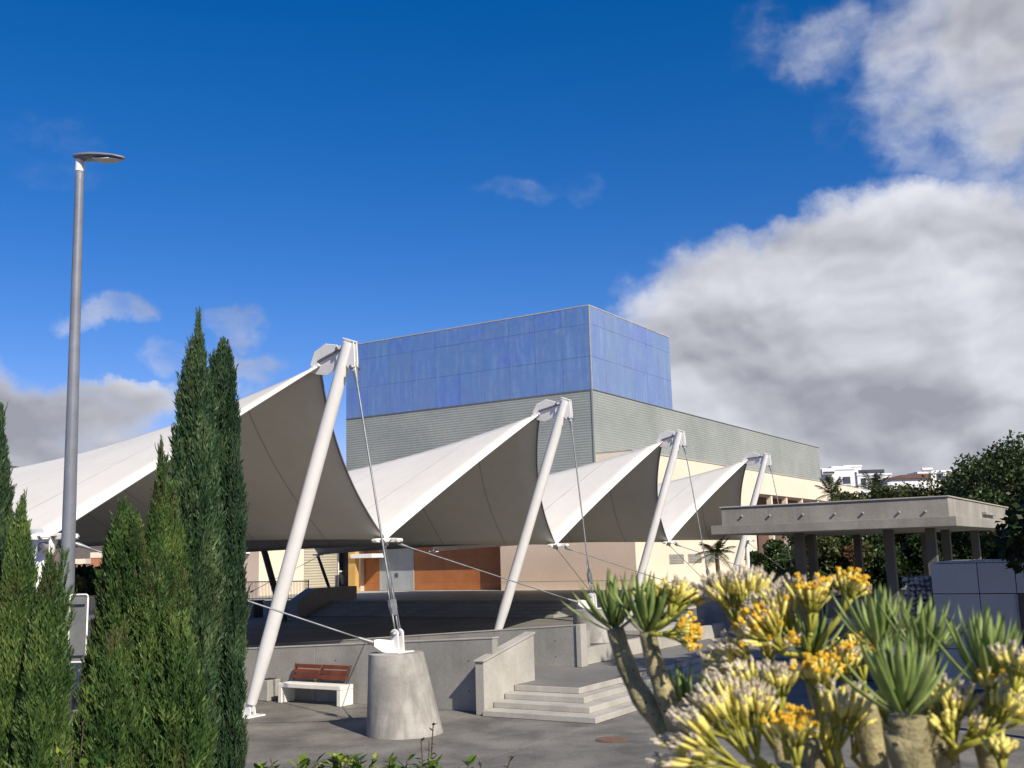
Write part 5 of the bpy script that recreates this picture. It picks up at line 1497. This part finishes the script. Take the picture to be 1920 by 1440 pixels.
C(P(1570, 1410, 1.55), ax_(1570, 1410, 1590, 1310, 1.55), .10, 'seed', 28, .6, P(1600, 1480, 1.6), 'bud')
s = Succulent('succulent with half open yellow flower heads behind the thick stem', (0.80, 1.85, 1.7))
k1 = s.stem([P(1625, 1300, 1.9), P(1640, 1380, 1.9), P(1650, 1500, 1.88), Vector((.8, 1.86, 1.72))], .010, .018)
s.cluster(P(1620, 1280, 1.9), ax_(1620, 1280, 1605, 1200, 1.9), .09, 'bloom', 26, .6, P(1625, 1300, 1.9), 'bud')
s.cluster(P(1672, 1375, 1.75), ax_(1672, 1375, 1640, 1320, 1.75), .075, 'bud', 22, .5, P(1640, 1400, 1.9))
s.cluster(P(1600, 1420, 1.7), ax_(1600, 1420, 1625, 1350, 1.7), .08, 'seed', 20, .6, P(1640, 1450, 1.88), 'bud')
s.cluster(P(1550, 1440, 1.7), ax_(1550, 1440, 1540, 1370, 1.7), .08, 'seed', 24, .6, P(1640, 1450, 1.88), 'bud')

# right plant: the thick stem with broad green rosettes
s = Succulent('succulent with the thickest pale stem and broad green leaf rosettes', (0.70, 1.5, 1.7))
r1 = s.stem([P(1700, 1345, 1.45), P(1708, 1400, 1.45), P(1722, 1470, 1.45), Vector((.66, 1.45, 2.4)), Vector((.70, 1.5, 1.72))], .0245, .032)
r2 = s.stem([P(1742, 1345, 1.6), P(1762, 1420, 1.6), P(1785, 1500, 1.6), Vector((.71, 1.52, 1.72))], .017, .022)
r4 = s.stem([P(1648, 1222, 1.72), P(1690, 1300, 1.72), P(1750, 1420, 1.66), Vector((.71, 1.54, 1.72))], .010, .018)
r5 = s.stem([P(1735, 1232, 1.68), P(1742, 1300, 1.66), P(1755, 1420, 1.62), Vector((.71, 1.54, 1.72))], .011, .018)
s.rosette(P(1695, 1342, 1.44), ax_(1695, 1342, 1688, 1230, 1.44), .108, 36, r1, lo=.0, up=.7)
s.rosette(P(1648, 1222, 1.72), ax_(1648, 1222, 1650, 1130, 1.72), .10, 30, r4, lo=.15, up=.6)
s.rosette(P(1733, 1232, 1.68), ax_(1733, 1232, 1740, 1140, 1.68), .092, 28, r5, lo=.1, up=.6)
s.cluster(P(1790, 1395, 1.58), ax_(1790, 1395, 1786, 1300, 1.58), .095, 'seed', 28, .45, P(1790, 1430, 1.6), 'bud')
s.cluster(P(1790, 1400, 1.55), ax_(1790, 1400, 1760, 1350, 1.55), .06, 'bud', 14, .7, P(1790, 1430, 1.6))
s.cluster(P(1800, 1405, 1.55), ax_(1800, 1405, 1830, 1375, 1.55), .065, 'seed', 16, .7, P(1790, 1430, 1.6), 'bud')

s = Succulent('succulent with a leaf tuft and brown seed heads at the right edge', (0.86, 1.6, 1.7))
q1 = s.stem([P(1856, 1300, 1.6), P(1862, 1380, 1.6), P(1866, 1470, 1.6), Vector((.86, 1.6, 1.72))], .013, .02)
s.rosette(P(1852, 1292, 1.6), ax_(1852, 1292, 1856, 1190, 1.6), .112, 36, q1, lo=.05, up=.6)
s.cluster(P(1850, 1340, 1.55), ax_(1850, 1340, 1890, 1290, 1.55), .075, 'bloom', 22, .7, P(1858, 1370, 1.58), 'seed')
s.cluster(P(1845, 1385, 1.52), ax_(1845, 1385, 1900, 1330, 1.52), .09, 'seed', 26, .55, P(1790, 1410, 1.56), 'bud')
s.cluster(P(1900, 1300, 1.5), ax_(1900, 1300, 1912, 1250, 1.5), .07, 'seed', 24, .6, P(1880, 1340, 1.52))
s.cluster(P(1880, 1450, 1.45), ax_(1880, 1450, 1878, 1400, 1.45), .055, 'bud', 22, .5, P(1885, 1480, 1.48))

# ================================================================== far background
def house(p, w, dpt, h, label, mat='hwhite', win=3, floors=2, extra=None, face=-1.0):
    t = thing('white_house' if mat == 'hwhite' else 'brown_roofed_house', p, label, 'house', 'houses on the rise behind the trees')
    x, y, z = p
    build(MB().xbox(x - w / 2, x + w / 2, y, y + dpt, z - 12, z + h), 'wall', M[mat], t)
    build(MB().xbox(x - w / 2 - .15, x + w / 2 + .15, y - .15, y + dpt, z + h + .01, z + h + .35), 'parapet', M['hwhite'], t)
    for fl in range(floors):
        for i in range(win):
            cx = x - w / 2 + w * (i + .5) / win; cz = z + h * (fl + .45) / floors
            o = build(MB().xbox(cx - w / win * .22, cx + w / win * .22, y - .05, y + .05, cz - .6, cz + .7), 'window', M['glass'], t)
            build(MB().xbox(cx - w / win * .25, cx + w / win * .25, y - .12, y + .02, cz - .78, cz - .62), 'sill', M['hwhite'], o)
    return t
p = at_y(1572, 908, 190)
t = house((p.x, 190, p.z - 1), 6.2, 8, 3.6, 'white flat roofed house with a tall stair block at the end of the cream parapet', win=2, floors=1)
a = at_y(1582, 876, 189); build(MB().xbox(a.x - 1.6, a.x + 1.9, 191, 195, p.z + 2.7, a.z + .35), 'stair_block', M['hwhite'], t)
a = at_y(1553, 880, 189); build(MB().xbox(a.x - 1.3, a.x + 1.0, 188.5, 193, a.z - .9, a.z + .1), 'balcony', M['hwhite'], t)
build(MB().xbox(a.x - 1.1, a.x + .9, 188.4, 188.49, a.z - .75, a.z - .45), 'window', M['glass'], t)
p = at_y(1600, 896, 210); house((p.x, 210, p.z - 1), 3.5, 7, 3.2, 'narrow white house behind the one with the stair block', win=1, floors=1)
p = at_y(1640, 903, 200); t = house((p.x, 200, p.z - 1.0), 6.5, 8, 2.2, 'low white house with a glazed roof rail, right of the stair block', win=3, floors=1)
build(MB().xbox(p.x - 3.0, p.x + 2, 199.9, 200, p.z + 1.6, p.z + 2.3), 'rail_glass', M['glass'], t)
p = at_y(1700, 893, 180)
t = thing('brown_roofed_house', (p.x, 180, p.z), 'house with a low brown pitched roof among the trees', 'house', 'houses on the rise behind the trees')
build(MB().xbox(p.x - 3.4, p.x + 3.4, 180, 187, p.z - 10, p.z - .4), 'wall', M['hwhite'], t)
build(MB().prism([(p.x - 3.9, 179.5, p.z - .4), (p.x + 3.9, 179.5, p.z - .4), (p.x + 3.6, 179.5, p.z + .35), (p.x - 1.2, 179.5, p.z + .2)], (0, 8, 0)), 'roof', M['roofbrown'], t)
p = at_y(1738, 888, 185); t = house((p.x, 185, p.z - 1.5), 3.2, 5, 1.5, 'small white rooftop hut with a water heater above the trees', win=1, floors=1)
build(MB().tube([(p.x - .9, 184.8, p.z + .75), (p.x + .9, 184.8, p.z + .75)], .28, 12), 'water_heater', M['white'], t, auto=40)
p = at_y(1775, 886, 195); house((p.x, 195, p.z - 1.5), 5.5, 6, 1.6, 'white house strip showing above the olive green trees', win=2, floors=1)

# left background: brick pillars, planted stone wall, shade under the canopy
for i, (x, y0, y1, d, w) in enumerate(((62, 1048, 1125, 52, .8), (147, 1058, 1120, 56, .7), (188, 1046, 1110, 53, .95))):
    p = at_y(x, y0, d)
    t = thing('brick_pillar', (p.x, d, 0), ['brick red pillar left of the white corner post', 'slim brick red pillar right of the lamp post', 'broad brick red pillar with a pale cap, right of the lamp post'][i], 'pillar', 'brick red pillars at the far left')
    h = p.z
    build(MB().xbox(p.x - w / 2, p.x + w / 2, d, d + w, 0.006, h), 'shaft', M['brick'], t, bevel=.015)
    build(MB().xbox(p.x - w / 2 - .03, p.x + w / 2 + .03, d - .03, d + w + .03, h + .002, h + .28), 'cap', M['cream'], t, bevel=.01)
a, b = at_y(150, 1118, 28.5), at_y(230, 1118, 28.5)
t = thing('stone_planter_wall', ((a.x + b.x) / 2, 28.5, 0), 'low grey stone wall with plants on top, behind the sign', 'wall')
build(MB().xbox(a.x - 4, b.x + 1, 28.5, 29.1, 0.006, a.z), 'wall_body', M['stone'], t, bevel=.03)
build(MB().xbox(a.x - .6, b.x - .2, 28.0, 28.49, a.z - .62, a.z - .48), 'ledge', M['hwhite'], t, bevel=.01)
me, _, _ = crown_mesh('plants', None, (2.6, .35, .35), 1400, M['tree_mid'], 77, (.08, .18), clumps=30)
o = link('plants', me, t); o.location = (-1.0, .4, a.z + .22)
for i, (x, ty, d, r) in enumerate(((40, 1040, 44, 1.7), (115, 1040, 46, 1.6), (170, 1050, 47, 1.6), (220, 1045, 45, 1.6))):
    p = at_y(x, ty, d)
    broad_tree(p.x, d, max(p.z, 3.5), 1.6, ['bushy tree at the far left edge behind the brick pillars', 'bushy tree behind the lamp post and pillars', 'bushy tree between the two right pillars', 'bushy tree behind the broad cypress'][i], M['tree_dark'], 160 + i, n=3500, size=(.12, .24), group='bushy trees at the far left')
